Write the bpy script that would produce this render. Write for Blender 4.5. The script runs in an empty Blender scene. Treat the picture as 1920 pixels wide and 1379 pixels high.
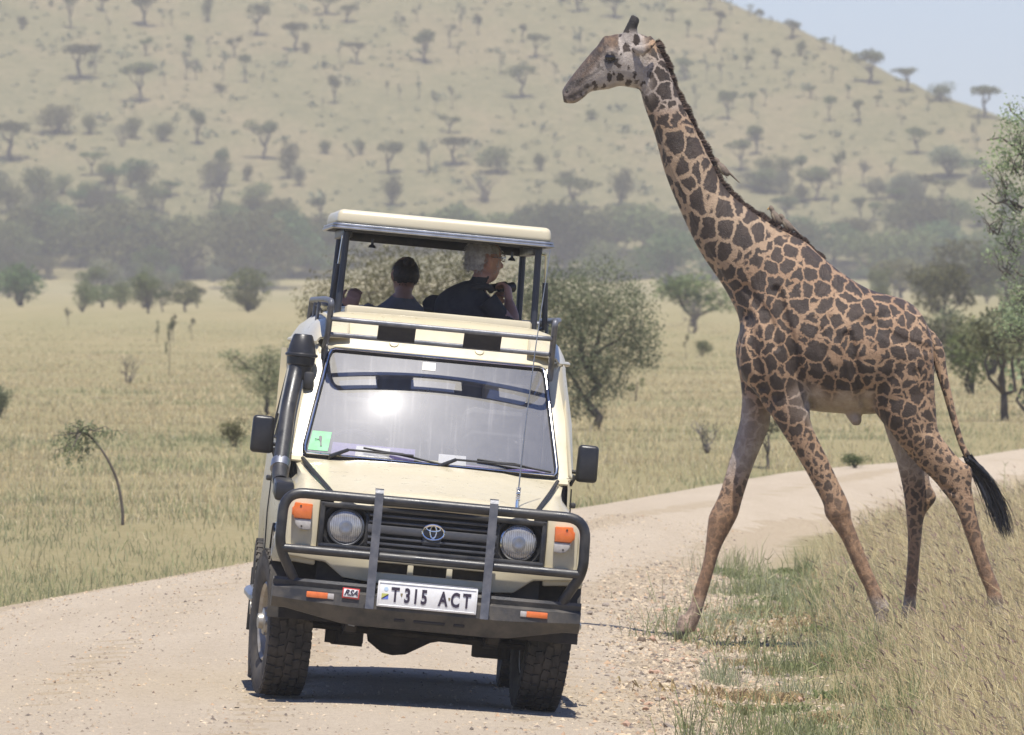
import bpy, bmesh, math, random
import numpy as np
from mathutils import Vector, Matrix

random.seed(7)
RNG = np.random.default_rng(11)
S = bpy.context.scene
COL = S.collection
R = math.radians

# ------------------------------------------------------------------ camera
FPX, CX, CY, HOR = 21000.0, 960.0, 689.5, 505.0      # focal length and centre in photo pixels, horizon row
CAM = Vector((0.0, 0.0, 2.33))
PITCH = math.atan((CY - HOR) / FPX)
cam = bpy.data.cameras.new('camera')
cam.sensor_width = 36.0
cam.lens = 36.0 * FPX / 1920.0
cam.clip_start, cam.clip_end = 1.0, 8000.0
cam.dof.use_dof = True
cam.dof.focus_distance = 64.0
cam.dof.aperture_fstop = 14.5
camo = bpy.data.objects.new('camera', cam)
COL.objects.link(camo)
camo.location = CAM
camo.rotation_euler = (R(90) - PITCH, 0, 0)
S.camera = camo

# ------------------------------------------------------------------ sky, sun, exposure
SUN_EL, SUN_AZ = R(71.5), R(173)          # azimuth clockwise from +Y (behind the camera)
w = bpy.data.worlds.new('World')
S.world = w
w.use_nodes = True
nt = w.node_tree
bg = nt.nodes['Background']
sky = nt.nodes.new('ShaderNodeTexSky')
sky.sky_type = 'NISHITA'
sky.sun_disc = False
sky.sun_elevation = SUN_EL
sky.sun_rotation = SUN_AZ
sky.altitude = 1200
sky.air_density = 1.0
sky.dust_density = .5
sky.ozone_density = 1.0
tint = nt.nodes.new('ShaderNodeMix'); tint.data_type = 'RGBA'; tint.blend_type = 'MULTIPLY'
tint.inputs[0].default_value = 1.0; tint.inputs[7].default_value = (.68, .77, 1.12, 1)
nt.links.new(sky.outputs[0], tint.inputs[6])
nt.links.new(tint.outputs[2], bg.inputs[0])
bg.inputs[1].default_value = 0.075
sl = bpy.data.lights.new('sun', 'SUN')
sl.energy = 4.2
sl.angle = R(0.53)
sl.color = (1.0, 0.95, 0.87)
suno = bpy.data.objects.new('sun', sl)
COL.objects.link(suno)
sdir = Vector((math.sin(SUN_AZ) * math.cos(SUN_EL), math.cos(SUN_AZ) * math.cos(SUN_EL), math.sin(SUN_EL)))
suno.rotation_euler = sdir.to_track_quat('Z', 'Y').to_euler()
suno.location = (0, -20, 60)

vs = S.view_settings
vs.view_transform = 'Standard'
vs.look = 'None'
vs.exposure = 0.74
vs.gamma = 1.0
vs.use_curve_mapping = False
cy = S.cycles
cy.max_bounces = 6
cy.diffuse_bounces = 3
cy.glossy_bounces = 3
cy.transmission_bounces = 4
cy.transparent_max_bounces = 12
cy.volume_bounces = 0
cy.caustics_reflective = False
cy.caustics_refractive = False

# ------------------------------------------------------------------ helpers
def at(px, py, Y):
    """world point at depth Y seen at photo pixel px, py"""
    v = (CY - py) / FPX
    d = Vector(((px - CX) / FPX, math.cos(PITCH) + math.sin(PITCH) * v, -math.sin(PITCH) + math.cos(PITCH) * v))
    return CAM + d * (Y / d.y)

def props(o, label=None, cat=None, group=None, kind=None):
    if label: o['label'] = label
    if cat: o['category'] = cat
    if group: o['group'] = group
    if kind: o['kind'] = kind
    return o

def empty(name, loc=(0, 0, 0), label=None, cat=None, group=None):
    o = bpy.data.objects.new(name, None)
    o.empty_display_size = 0.2
    COL.objects.link(o)
    o.location = loc
    return props(o, label, cat, group)

def link_mesh(name, me, mats=None, parent=None):
    o = bpy.data.objects.new(name, me)
    COL.objects.link(o)
    if mats is not None:
        for m in (mats if isinstance(mats, (list, tuple)) else [mats]):
            me.materials.append(m)
    if parent is not None: o.parent = parent
    return o

def np_mesh(name, V, F, smooth=False, attrs=None):
    """mesh from numpy vertices and a list of index arrays (each (n,3) or (n,4))"""
    me = bpy.data.meshes.new(name)
    F = F if isinstance(F, (list, tuple)) else [F]
    F = [np.asarray(f, np.int32) for f in F if len(f)]
    loops = np.concatenate([f.ravel() for f in F])
    sizes = np.concatenate([np.full(len(f), f.shape[1], np.int32) for f in F])
    starts = np.concatenate([[0], np.cumsum(sizes)[:-1]]).astype(np.int32)
    me.vertices.add(len(V)); me.loops.add(len(loops)); me.polygons.add(len(sizes))
    me.vertices.foreach_set('co', np.asarray(V, np.float32).ravel())
    me.loops.foreach_set('vertex_index', loops)
    me.polygons.foreach_set('loop_start', starts)
    me.polygons.foreach_set('loop_total', sizes)
    me.polygons.foreach_set('use_smooth', np.full(len(sizes), smooth))
    me.update(calc_edges=True)
    for k, a in (attrs or {}).items():
        a = np.asarray(a, np.float32)
        if a.ndim == 1:
            at_ = me.attributes.new(k, 'FLOAT', 'POINT'); at_.data.foreach_set('value', a)
        else:
            if a.shape[1] == 3: a = np.concatenate([a, np.ones((len(a), 1), np.float32)], 1)
            at_ = me.attributes.new(k, 'FLOAT_COLOR', 'POINT'); at_.data.foreach_set('color', a.ravel())
    return me

class MB:
    """collects shapes into one bmesh"""
    def __init__(s):
        s.bm = bmesh.new(); s.mi = 0
    def _in(s, b, M=None):
        if M is not None: bmesh.ops.transform(b, matrix=M, verts=b.verts)
        bmesh.ops.recalc_face_normals(b, faces=b.faces)
        me = bpy.data.meshes.new('tmp'); b.to_mesh(me); b.free()
        n0 = len(s.bm.faces)
        s.bm.from_mesh(me); bpy.data.meshes.remove(me)
        s.bm.faces.ensure_lookup_table()
        for f in s.bm.faces[n0:]: f.material_index = s.mi
        return s
    def box(s, c, d, bev=0.0, rot=None, seg=2, taper=None):
        b = bmesh.new(); bmesh.ops.create_cube(b, size=1.0)
        for v in b.verts:
            v.co = Vector((v.co.x * d[0], v.co.y * d[1], v.co.z * d[2]))
            if taper and v.co.z > 0: v.co.x *= taper[0]; v.co.y *= taper[1]
        if bev: bmesh.ops.bevel(b, geom=list(b.edges), offset=bev, segments=seg, affect='EDGES', profile=0.5)
        M = Matrix.Translation(c)
        if rot is not None: M = M @ (rot.to_4x4() if isinstance(rot, Matrix) else Matrix.Rotation(rot[1], 4, rot[0]))
        return s._in(b, M)
    def tube(s, pts, r, n=10, cap=True, closed=False, rad=None):
        pts = [Vector(p) for p in pts]; m = len(pts)
        b = bmesh.new(); rings = []
        prev = None
        for i, p in enumerate(pts):
            if closed: t = (pts[(i + 1) % m] - pts[i - 1])
            else: t = pts[min(i + 1, m - 1)] - pts[max(i - 1, 0)]
            t.normalize()
            if prev is None:
                a = t.orthogonal().normalized()
            else:
                a = (prev - t * prev.dot(t))
                a = a.normalized() if a.length > 1e-6 else t.orthogonal().normalized()
            prev = a; c = t.cross(a)
            rr = rad[i] if rad else r
            rings.append([b.verts.new(p + (a * math.cos(2 * math.pi * k / n) + c * math.sin(2 * math.pi * k / n)) * rr) for k in range(n)])
        for i in range(m if closed else m - 1):
            A, B = rings[i], rings[(i + 1) % m]
            for k in range(n): b.faces.new((A[k], A[(k + 1) % n], B[(k + 1) % n], B[k]))
        if cap and not closed:
            b.faces.new(rings[0][::-1]); b.faces.new(rings[-1])
        return s._in(b)
    def lathe(s, prof, M=None, n=32, close=False):
        """prof [(r, h)] spun about local Z"""
        b = bmesh.new(); rings = []
        for r, h in prof:
            if r < 1e-6: rings.append([b.verts.new((0, 0, h))])
            else: rings.append([b.verts.new((r * math.cos(2 * math.pi * k / n), r * math.sin(2 * math.pi * k / n), h)) for k in range(n)])
        m = len(rings)
        for i in range(m if close else m - 1):
            A, B = rings[i], rings[(i + 1) % m]
            for k in range(n):
                k2 = (k + 1) % n
                if len(A) == 1 and len(B) == 1: continue
                if len(A) == 1: b.faces.new((A[0], B[k2], B[k]))
                elif len(B) == 1: b.faces.new((A[k], A[k2], B[0]))
                else: b.faces.new((A[k], A[k2], B[k2], B[k]))
        return s._in(b, M)
    def prism(s, poly, y0, y1, M=None, bev=0.0):
        """polygon in X,Z extruded along Y"""
        b = bmesh.new()
        A = [b.verts.new((x, y0, z)) for x, z in poly]; B = [b.verts.new((x, y1, z)) for x, z in poly]
        n = len(poly)
        b.faces.new(A); b.faces.new(B[::-1])
        for k in range(n): b.faces.new((A[k], B[k], B[(k + 1) % n], A[(k + 1) % n]))
        bmesh.ops.recalc_face_normals(b, faces=b.faces)
        if bev: bmesh.ops.bevel(b, geom=list(b.edges), offset=bev, segments=2, affect='EDGES', profile=0.5)
        return s._in(b, M)
    def grid(s, rows, thick=0.0):
        """rows of points -> surface (thick: solidified)"""
        b = bmesh.new()
        V = [[b.verts.new(Vector(p)) for p in r] for r in rows]
        for i in range(len(V) - 1):
            for k in range(len(V[i]) - 1):
                try: b.faces.new((V[i][k], V[i][k + 1], V[i + 1][k + 1], V[i + 1][k]))
                except ValueError: pass
        bmesh.ops.recalc_face_normals(b, faces=b.faces)
        if thick: bmesh.ops.solidify(b, geom=list(b.faces), thickness=thick)
        return s._in(b)
    def ell(s, c, r, n=16, M=None):
        b = bmesh.new(); bmesh.ops.create_uvsphere(b, u_segments=n, v_segments=max(6, n // 2), radius=1.0)
        T = Matrix.Translation(c) @ (M.to_4x4() if M is not None else Matrix.Identity(4)) @ Matrix.Diagonal((r[0], r[1], r[2], 1))
        return s._in(b, T)
    def build(s, name, mats, parent=None, ang=35, flat=False):
        me = bpy.data.meshes.new(name); s.bm.to_mesh(me); s.bm.free()
        if not flat:
            me.polygons.foreach_set('use_smooth', [True] * len(me.polygons))
            me.set_sharp_from_angle(angle=R(ang))
        return link_mesh(name, me, mats, parent)

def arc_path(pts, rad, n=5):
    """polyline with rounded corners"""
    P = [Vector(p) for p in pts]; out = [P[0]]
    for i in range(1, len(P) - 1):
        a, b, c = P[i - 1], P[i], P[i + 1]
        u, v = (a - b), (c - b)
        d = min(rad, u.length * .49, v.length * .49)
        p0, p1 = b + u.normalized() * d, b + v.normalized() * d
        for k in range(n + 1):
            t = k / n
            out.append(p0 * (1 - t) ** 2 + b * 2 * t * (1 - t) + p1 * t * t)
    out.append(P[-1]); return out

def catmull(P, k=4):
    P = np.asarray(P, float); n = len(P); out = []
    for i in range(n - 1):
        p0, p1, p2, p3 = P[max(i - 1, 0)], P[i], P[i + 1], P[min(i + 2, n - 1)]
        for j in range(k):
            t = j / k
            out.append(.5 * ((2 * p1) + (-p0 + p2) * t + (2 * p0 - 5 * p1 + 4 * p2 - p3) * t * t + (-p0 + 3 * p1 - 3 * p2 + p3) * t ** 3))
    out.append(P[-1]); return np.array(out)

def loft(secs, n=20, k=4, pw=1.0):
    """closed tube through elliptical sections (centre, half axis a, half axis b) -> V, F"""
    A = np.array([np.concatenate([np.array(c), np.array(a), np.array(b)]) for c, a, b in secs])
    A = catmull(A, k)
    th = np.linspace(0, 2 * np.pi, n, endpoint=False)
    co, si = np.cos(th), np.sin(th)
    if pw != 1.0: co, si = np.sign(co) * abs(co) ** pw, np.sign(si) * abs(si) ** pw
    V = (A[:, None, 0:3] + co[None, :, None] * A[:, None, 3:6] + si[None, :, None] * A[:, None, 6:9]).reshape(-1, 3)
    m = len(A); F = []
    for i in range(m - 1):
        for q in range(n):
            F.append((i * n + q, i * n + (q + 1) % n, (i + 1) * n + (q + 1) % n, (i + 1) * n + q))
    V = np.vstack([V, A[0, :3], A[-1, :3]]); c0, c1 = m * n, m * n + 1
    T = [(c0, (q + 1) % n, q) for q in range(n)] + [(c1, (m - 1) * n + q, (m - 1) * n + (q + 1) % n) for q in range(n)]
    return V, F, T

def union_smooth(name, parts, voxel, it=5, lam=0.5):
    """join closed lofts, fuse them into one continuous surface, relax it"""
    b = bmesh.new()
    for V, F, T in parts:
        c = bmesh.new()
        vs_ = [c.verts.new(v) for v in V]
        for f in list(F) + list(T): c.faces.new([vs_[i] for i in f])
        bmesh.ops.recalc_face_normals(c, faces=c.faces)
        me = bpy.data.meshes.new('tmp'); c.to_mesh(me); c.free(); b.from_mesh(me); bpy.data.meshes.remove(me)
    me = bpy.data.meshes.new('tmp'); b.to_mesh(me); b.free()
    o = bpy.data.objects.new('tmp', me); COL.objects.link(o)
    m = o.modifiers.new('r', 'REMESH'); m.mode = 'VOXEL'; m.voxel_size = voxel
    dg = bpy.context.evaluated_depsgraph_get()
    out = bpy.data.meshes.new_from_object(o.evaluated_get(dg))
    bpy.data.objects.remove(o); bpy.data.meshes.remove(me)
    nv = len(out.vertices)
    V = np.empty(nv * 3, np.float32); out.vertices.foreach_get('co', V); V = V.reshape(-1, 3).astype(float)
    E = np.empty(len(out.edges) * 2, np.int32); out.edges.foreach_get('vertices', E); E = E.reshape(-1, 2)
    deg = np.bincount(E.ravel(), minlength=nv).astype(float)[:, None]
    for q in range(it):
        for l in (lam, -lam * .96) if it > 3 else (lam,):
            N = np.zeros_like(V)
            for d in range(3):
                N[:, d] = np.bincount(E[:, 0], V[E[:, 1], d], nv) + np.bincount(E[:, 1], V[E[:, 0], d], nv)
            V += l * (N / deg - V)
    out.vertices.foreach_set('co', V.astype(np.float32).ravel())
    out.polygons.foreach_set('use_smooth', [True] * len(out.polygons))
    out.update(); out.name = name
    return out, V

# ------------------------------------------------------------------ materials
def nodes(name):
    m = bpy.data.materials.new(name); m.use_nodes = True
    t = m.node_tree; p = t.nodes['Principled BSDF']
    return m, t, p
def nd(t, typ, **kw):
    n = t.nodes.new(typ)
    for k, v in kw.items():
        if k == 'ins':
            for a, b in v.items(): n.inputs[a].default_value = b
        else: setattr(n, k, v)
    return n
def ramp(t, src, stops):
    r = nd(t, 'ShaderNodeValToRGB')
    e = r.color_ramp.elements
    while len(e) < len(stops): e.new(0.5)
    for i, (p, c) in enumerate(stops):
        e[i].position = p; e[i].color = (*c, 1) if len(c) == 3 else c
    t.links.new(src, r.inputs[0]); return r.outputs[0]
def g3(v): return (v, v, v)
def noise_(t, scale, detail=4, rough=.6, vec=None, dist=0.0):
    n = nd(t, 'ShaderNodeTexNoise', ins={'Scale': scale, 'Detail': detail, 'Roughness': rough, 'Distortion': dist})
    if vec is not None: t.links.new(vec, n.inputs['Vector'])
    return n
def mixc(t, f, a, b, mode='MIX'):
    m = nd(t, 'ShaderNodeMix', data_type='RGBA', blend_type=mode)
    for s_, v in ((0, f), (6, a), (7, b)):
        if isinstance(v, (int, float)): m.inputs[s_].default_value = v
        elif isinstance(v, tuple): m.inputs[s_].default_value = (*v, 1) if len(v) == 3 else v
        else: t.links.new(v, m.inputs[s_])
    return m.outputs[2]
def mth(t, op, a, b=0.0, clamp=False):
    m = nd(t, 'ShaderNodeMath', operation=op, use_clamp=clamp)
    for i, v in ((0, a), (1, b)):
        if isinstance(v, (int, float)): m.inputs[i].default_value = v
        else: t.links.new(v, m.inputs[i])
    return m.outputs[0]
def bump(t, p, h, strength=.3, dist=.01):
    b = nd(t, 'ShaderNodeBump', ins={'Strength': strength, 'Distance': dist})
    t.links.new(h, b.inputs['Height']); t.links.new(b.outputs[0], p.inputs['Normal'])
def pm(name, c1, c2=None, scale=8, rough=.5, metal=0., bmp=0., bscale=60, coat=0., spec=.5, r2=None, lo=.38, hi=.62):
    m, t, p = nodes(name)
    co = nd(t, 'ShaderNodeTexCoord').outputs['Object']
    p.inputs['Base Color'].default_value = (*c1, 1)
    n = noise_(t, scale, 5, .65, co)
    if c2:
        t.links.new(ramp(t, n.outputs[0], [(lo, c1), (hi, c2)]), p.inputs['Base Color'])
    p.inputs['Roughness'].default_value = rough
    if r2 is not None:
        t.links.new(ramp(t, n.outputs[0], [(lo, g3(rough)), (hi, g3(r2))]), p.inputs['Roughness'])
    p.inputs['Metallic'].default_value = metal
    p.inputs['Specular IOR Level'].default_value = spec
    if coat: p.inputs['Coat Weight'].default_value = coat; p.inputs['Coat Roughness'].default_value = .08
    if bmp: bump(t, p, noise_(t, bscale, 4, .6, co).outputs[0], bmp, .006)
    return m
# ------------------------------------------------------------------ terrain: one height field for ground, road and hill
L_Y = [-60, 50, 70, 82.3, 95, 116, 132, 139, 154, 200, 400]
L_X = [-4.6, -4.4, -4.2, -3.76, -2.2, .72, 2.77, 4.9, 7.0, 15, 58]
R_Y = [-60, 50, 66, 76, 85, 105.6, 115, 129, 145, 200, 400]
R_X = [.95, .93, 1.03, 1.10, 1.3, 2.2, 3.78, 5.5, 8.6, 20, 63]
HILL_Y = 1250.0
RX = [-600, -200, -80, 0, 20, 26, 35, 42.5, 48.5, 54.5, 61.5, 72, 90, 130, 600]
RZ = [60, 66, 60, 48.0, 39.6, 37.0, 33.0, 29.4, 25.9, 22.6, 20.1, 15, 8.5, 2.5, 1.0]
def sstep(a, b, x):
    t = np.clip((x - a) / (b - a), 0, 1); return t * t * (3 - 2 * t)
def wob(x, y, s):
    return (np.sin(x * s + 1.3 * np.sin(y * s * .7)) + np.sin(y * s * 1.3 + 2.1 + np.sin(x * s * .6 + .5))) * .5
def road_edges(y):
    return np.interp(y, L_Y, L_X), np.interp(y, R_Y, R_X)
def height(x, y):
    x = np.asarray(x, float); y = np.asarray(y, float)
    l, r = road_edges(y)
    c, hw = (l + r) / 2, (r - l) / 2
    t = (x - c) / hw; d = np.abs(x - c) - hw
    zr = .012 - .17 * np.minimum(np.abs(t), 1) ** 2
    zo = -.158 - .05 * sstep(0, .3, d) + .17 * sstep(.35, 2.6, d)
    z = np.where(np.abs(t) < 1, zr, zo)
    z = z * (1 - sstep(150, 260, y))
    off = sstep(.1, 1.2, d)
    z = z + off * (.018 * wob(x, y, 2.1) + .03 * wob(x + 5, y, .6))
    z = z + sstep(160, 500, y) * .12 * wob(x, y, .05)
    # the hill
    ridge = np.interp(x, RX, RZ) + .35 * wob(x, y, .35)
    up = .2 * (y - HILL_Y) + .5 * wob(x, y, .06) * sstep(HILL_Y, HILL_Y + 60, y)
    up = np.where(y > HILL_Y, np.maximum(up, 0), 0)
    k = 1.5
    hh = np.clip(.5 + .5 * (ridge - up) / k, 0, 1)
    sm = ridge * (1 - hh) + up * hh - k * hh * (1 - hh)
    sm = sm - .06 * np.maximum(0, (y - HILL_Y) * .2 - ridge)
    return z + np.where(y > HILL_Y, np.maximum(sm, -1), 0)
def hz(x, y): return float(height(x, y))
def ground_at(px, py, y0=45.0, y1=2200.0):
    """where the ray through a photo pixel meets the terrain"""
    Y = y0; st = 0.5
    while Y < y1:
        P = at(px, py, Y)
        if P.z < hz(P.x, P.y):
            a, b = Y - st, Y
            for _ in range(30):
                m = (a + b) / 2; Q = at(px, py, m)
                if Q.z < hz(Q.x, Q.y): b = m
                else: a = m
            Q = at(px, py, b); return Vector((Q.x, Q.y, hz(Q.x, Q.y)))
        st = max(.5, Y * .004); Y += st
    return None

def sheet(name, ys, a, w0, mat, attrs=None):
    Yg, Ag = np.meshgrid(ys, a, indexing='ij')
    X = Ag * (np.maximum(Yg, 0) + w0)
    Z = height(X, Yg)
    V = np.stack([X, Yg, Z], -1).reshape(-1, 3)
    ny, nx = X.shape
    i = np.arange(ny - 1)[:, None] * nx + np.arange(nx - 1)[None, :]
    F = np.stack([i, i + 1, i + nx + 1, i + nx], -1).reshape(-1, 4)
    at_ = {k: f(X.ravel(), Yg.ravel()) for k, f in (attrs or {}).items()}
    return props(link_mesh(name, np_mesh(name, V, F, True, at_), mat), kind='structure')

def dirtness(x, y):
    l, r = road_edges(y)
    d = np.maximum(l - x, x - r)
    right = (x > (l + r) / 2)
    v = np.where(right, 1 - sstep(.0, .8, d), 1 - sstep(-.05, .35, d))
    return v * (y < 400)
def greenness(x, y):
    l, r = road_edges(y)
    d = x - r
    return np.where(y < 130, np.exp(-((d - .75) / .45) ** 2), 0)

def ground_mat(name, dirt=True):
    m, t, p = nodes(name)
    co = nd(t, 'ShaderNodeTexCoord').outputs['Object']
    mp = nd(t, 'ShaderNodeMapping', ins={'Scale': (.02, .006, .02)}); t.links.new(co, mp.inputs[0])
    n1 = noise_(t, 1.0, 6, .6, mp.outputs[0], .6)
    mp2 = nd(t, 'ShaderNodeMapping', ins={'Scale': (.5, .12, .5)}); t.links.new(co, mp2.inputs[0])
    n2 = noise_(t, 1.0, 6, .7, mp2.outputs[0])
    n3 = noise_(t, 9.0, 5, .7, co)
    base = ramp(t, n1.outputs[0], [(.36, (.17, .175, .075)), (.47, (.23, .21, .10)), (.55, (.30, .245, .13)), (.66, (.20, .20, .09))])
    base = mixc(t, .55, base, ramp(t, n2.outputs[0], [(.3, (.16, .16, .07)), (.5, (.28, .245, .125)), (.72, (.40, .335, .19))]))
    base = mixc(t, .4, base, ramp(t, n3.outputs[0], [(.3, (.15, .13, .065)), (.7, (.40, .34, .2))]))
    if dirt:
        d = nd(t, 'ShaderNodeAttribute', attribute_name='dirt').outputs['Fac']
        nn = noise_(t, 3.5, 6, .75, co).outputs[0]
        f = mth(t, 'ADD', mth(t, 'MULTIPLY', d, 2.2), mth(t, 'MULTIPLY', mth(t, 'SUBTRACT', nn, .55), 4.0), True)
        f = mth(t, 'MULTIPLY', f, mth(t, 'GREATER_THAN', d, .001))
        soil = ramp(t, noise_(t, 30, 6, .75, co).outputs[0], [(.3, (.27, .21, .135)), (.5, (.42, .34, .24)), (.72, (.54, .46, .34))])
        base = mixc(t, f, base, soil)
    t.links.new(base, p.inputs['Base Color'])
    p.inputs['Roughness'].default_value = .95
    p.inputs['Specular IOR Level'].default_value = .1
    bump(t, p, noise_(t, 14, 6, .75, co).outputs[0], .8, .06)
    return m
def hill_mat():
    m, t, p = nodes('hillside_grass')
    co = nd(t, 'ShaderNodeTexCoord').outputs['Object']
    mp = nd(t, 'ShaderNodeMapping', ins={'Scale': (.045, .02, .045)}); t.links.new(co, mp.inputs[0])
    n1 = noise_(t, 1.0, 7, .62, mp.outputs[0], .4)
    n2 = noise_(t, .5, 6, .75, co)
    n4 = noise_(t, 1.6, 4, .7, co)
    base = ramp(t, n1.outputs[0], [(.38, (.075, .086, .034)), (.50, (.135, .13, .058)), (.60, (.20, .155, .085))])
    base = mixc(t, .5, base, ramp(t, n2.outputs[0], [(.34, (.075, .08, .034)), (.5, (.18, .16, .078)), (.68, (.30, .245, .14))]))
    base = mixc(t, .35, base, ramp(t, n4.outputs[0], [(.38, (.085, .085, .045)), (.55, (.28, .24, .14))]))
    t.links.new(base, p.inputs['Base Color'])
    p.inputs['Roughness'].default_value = .95
    p.inputs['Specular IOR Level'].default_value = .1
    bump(t, p, n2.outputs[0], .6, .6)
    return m
M_GROUND = ground_mat('savanna_ground')
a_c = np.concatenate([-np.geomspace(.2, .062, 14), np.linspace(-.058, .058, 125), np.geomspace(.062, .2, 14)])
ys = np.concatenate([np.linspace(-60, 44, 14), np.arange(46, 100, .4), np.arange(100, 180, 1.0), np.geomspace(180, 1256, 110)])
sheet('ground', ys, a_c, 45, M_GROUND, {'dirt': dirtness, 'green': greenness})
sheet('hill', np.concatenate([np.linspace(HILL_Y, 1480, 150), np.linspace(1485, 1660, 30)]),
      np.concatenate([-np.geomspace(.2, .062, 14), np.linspace(-.06, .06, 240), np.geomspace(.062, .2, 14)]), 45, hill_mat())

# road: a gravel sheet 4 mm above the ground with ragged edges
def road_mat():
    m, t, p = nodes('gravel_road')
    co = nd(t, 'ShaderNodeTexCoord').outputs['Object']
    mp = nd(t, 'ShaderNodeMapping', ins={'Scale': (1.1, .16, 1)}); t.links.new(co, mp.inputs[0])
    nbig = noise_(t, 1.0, 5, .6, mp.outputs[0], .4)
    nmid = noise_(t, 7, 6, .75, co)
    nfine = noise_(t, 42, 5, .8, co)
    c = ramp(t, nbig.outputs[0], [(.35, (.40, .325, .23)), (.5, (.48, .40, .295)), (.66, (.55, .47, .36))])
    c = mixc(t, .45, c, ramp(t, nmid.outputs[0], [(.3, (.31, .25, .175)), (.52, (.48, .40, .30)), (.75, (.60, .52, .41))]))
    c = mixc(t, .5, c, ramp(t, nfine.outputs[0], [(.32, (.14, .105, .07)), (.46, (.46, .38, .28)), (.68, (.66, .57, .45))]))
    v = nd(t, 'ShaderNodeTexVoronoi', ins={'Scale': 26.0, 'Randomness': 1.0}); t.links.new(co, v.inputs['Vector'])
    st = ramp(t, v.outputs['Distance'], [(.12, g3(1)), (.2, g3(0))])
    pick = ramp(t, nd(t, 'ShaderNodeSeparateColor').outputs[0], [(0, g3(0)), (1, g3(1))])
    sc = nd(t, 'ShaderNodeSeparateColor'); t.links.new(v.outputs['Color'], sc.inputs[0])
    f = mth(t, 'MULTIPLY', st, mth(t, 'GREATER_THAN', sc.outputs[0], .45))
    c = mixc(t, f, c, ramp(t, sc.outputs[1], [(.2, (.13, .105, .085)), (.6, (.36, .29, .22)), (.9, (.55, .49, .42))]))
    rut = nd(t, 'ShaderNodeAttribute', attribute_name='rut').outputs['Fac']
    c = mixc(t, mth(t, 'MULTIPLY', rut, .45), c, ramp(t, nmid.outputs[0], [(.3, (.36, .29, .20)), (.7, (.50, .425, .32))]))
    t.links.new(c, p.inputs['Base Color'])
    p.inputs['Roughness'].default_value = .95
    p.inputs['Specular IOR Level'].default_value = .15
    h = mth(t, 'ADD', nfine.outputs[0], mth(t, 'MULTIPLY', f, .7))
    bump(t, p, h, .9, .025)
    return m
M_ROAD = road_mat()
ry = np.concatenate([np.linspace(-55, 44, 12), np.arange(46, 160, .35), np.linspace(161, 390, 60)])
rows = []
tt = np.linspace(0, 1, 34)
for y in ry:
    l, r = road_edges(y)
    rag = (.10 * math.sin(y * 1.7) + .07 * math.sin(y * 4.3 + 1) + .05 * math.sin(y * 9.1))
    rag2 = (.12 * math.sin(y * 1.3 + 2) + .08 * math.sin(y * 3.7) + .06 * math.sin(y * 8.3 + 1))
    rows.append(np.linspace(l + rag, r - .05 + rag2, 34))
X = np.array(rows); Yg = np.repeat(ry[:, None], 34, 1)
U_ = X - (road_edges(Yg)[0] + road_edges(Yg)[1]) / 2
RUT = np.exp(-((U_ - .35) / .22) ** 2) + np.exp(-((U_ - 1.78) / .22) ** 2) + .6 * np.exp(-((U_ + .9) / .25) ** 2)
RUT = np.clip(RUT * (.75 + .25 * np.sin(Yg * .31)), 0, 1)
Z = height(X, Yg) + .006 - .010 * RUT - .014 * np.abs(2 * tt[None, :] - 1) ** 12 + .004 * wob(X, Yg, 6.0)
V = np.stack([X, Yg, Z], -1).reshape(-1, 3)
i = np.arange(len(ry) - 1)[:, None] * 34 + np.arange(33)[None, :]
props(link_mesh('road', np_mesh('road', V, np.stack([i, i + 1, i + 35, i + 34], -1).reshape(-1, 4), True, {'rut': RUT.ravel()}), M_ROAD), kind='structure')

# the hazy air, one closed box round camera and scene
mh = bpy.data.materials.new('haze_air'); mh.use_nodes = True
t = mh.node_tree; t.nodes.clear()
out = t.nodes.new('ShaderNodeOutputMaterial'); pv = t.nodes.new('ShaderNodeVolumePrincipled')
HAZE = 0.00031
pv.inputs['Density'].default_value = HAZE
pv.inputs['Color'].default_value = (1.0, .95, .87, 1)
pv.inputs['Anisotropy'].default_value = 0.0
t.links.new(pv.outputs[0], out.inputs['Volume'])
b = MB(); b.box((0, 795, 33), (900, 1760, 76))
hzo = b.build('haze', mh, flat=True)
props(hzo, kind='stuff')
# ------------------------------------------------------------------ the safari vehicle
M_PAINT = None
def paint_mat():
    m, t, p = nodes('cream_paint')
    co = nd(t, 'ShaderNodeTexCoord').outputs['Object']
    n1 = noise_(t, 2.2, 5, .6, co); n2 = noise_(t, 14, 6, .75, co); n3 = noise_(t, 70, 4, .7, co)
    c = ramp(t, n1.outputs[0], [(.35, (.54, .475, .32)), (.65, (.60, .54, .385))])
    dust = ramp(t, n2.outputs[0], [(.40, g3(.12)), (.70, g3(.75))])
    c = mixc(t, dust, c, (.53, .47, .335))
    spk = ramp(t, n3.outputs[0], [(.70, g3(0)), (.76, g3(.5))])
    c = mixc(t, spk, c, (.33, .25, .17))
    t.links.new(c, p.inputs['Base Color'])
    t.links.new(ramp(t, n2.outputs[0], [(.35, g3(.24)), (.7, g3(.5))]), p.inputs['Roughness'])
    p.inputs['Coat Weight'].default_value = .35; p.inputs['Coat Roughness'].default_value = .14
    bump(t, p, n1.outputs[0], .06, .02)
    return m
M_PAINT = paint_mat()
M_BLACK = pm('black_powder_coat', (.016, .017, .020), (.046, .044, .042), 9, .32, 0, .12, 120, r2=.5)
M_BUMP = pm('bumper_black', (.024, .025, .028), (.085, .076, .064), 6, .5, 0, .25, 90, r2=.65)
M_PLAST = pm('black_plastic', (.016, .016, .018), (.030, .029, .029), 12, .36, 0, .1, 200)
M_SLAT = pm('grille_slat', (.055, .056, .062), (.075, .075, .08), 20, .24)
M_RUB = pm('rubber_seal', (.010, .010, .011), (.022, .021, .02), 30, .6)
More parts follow.
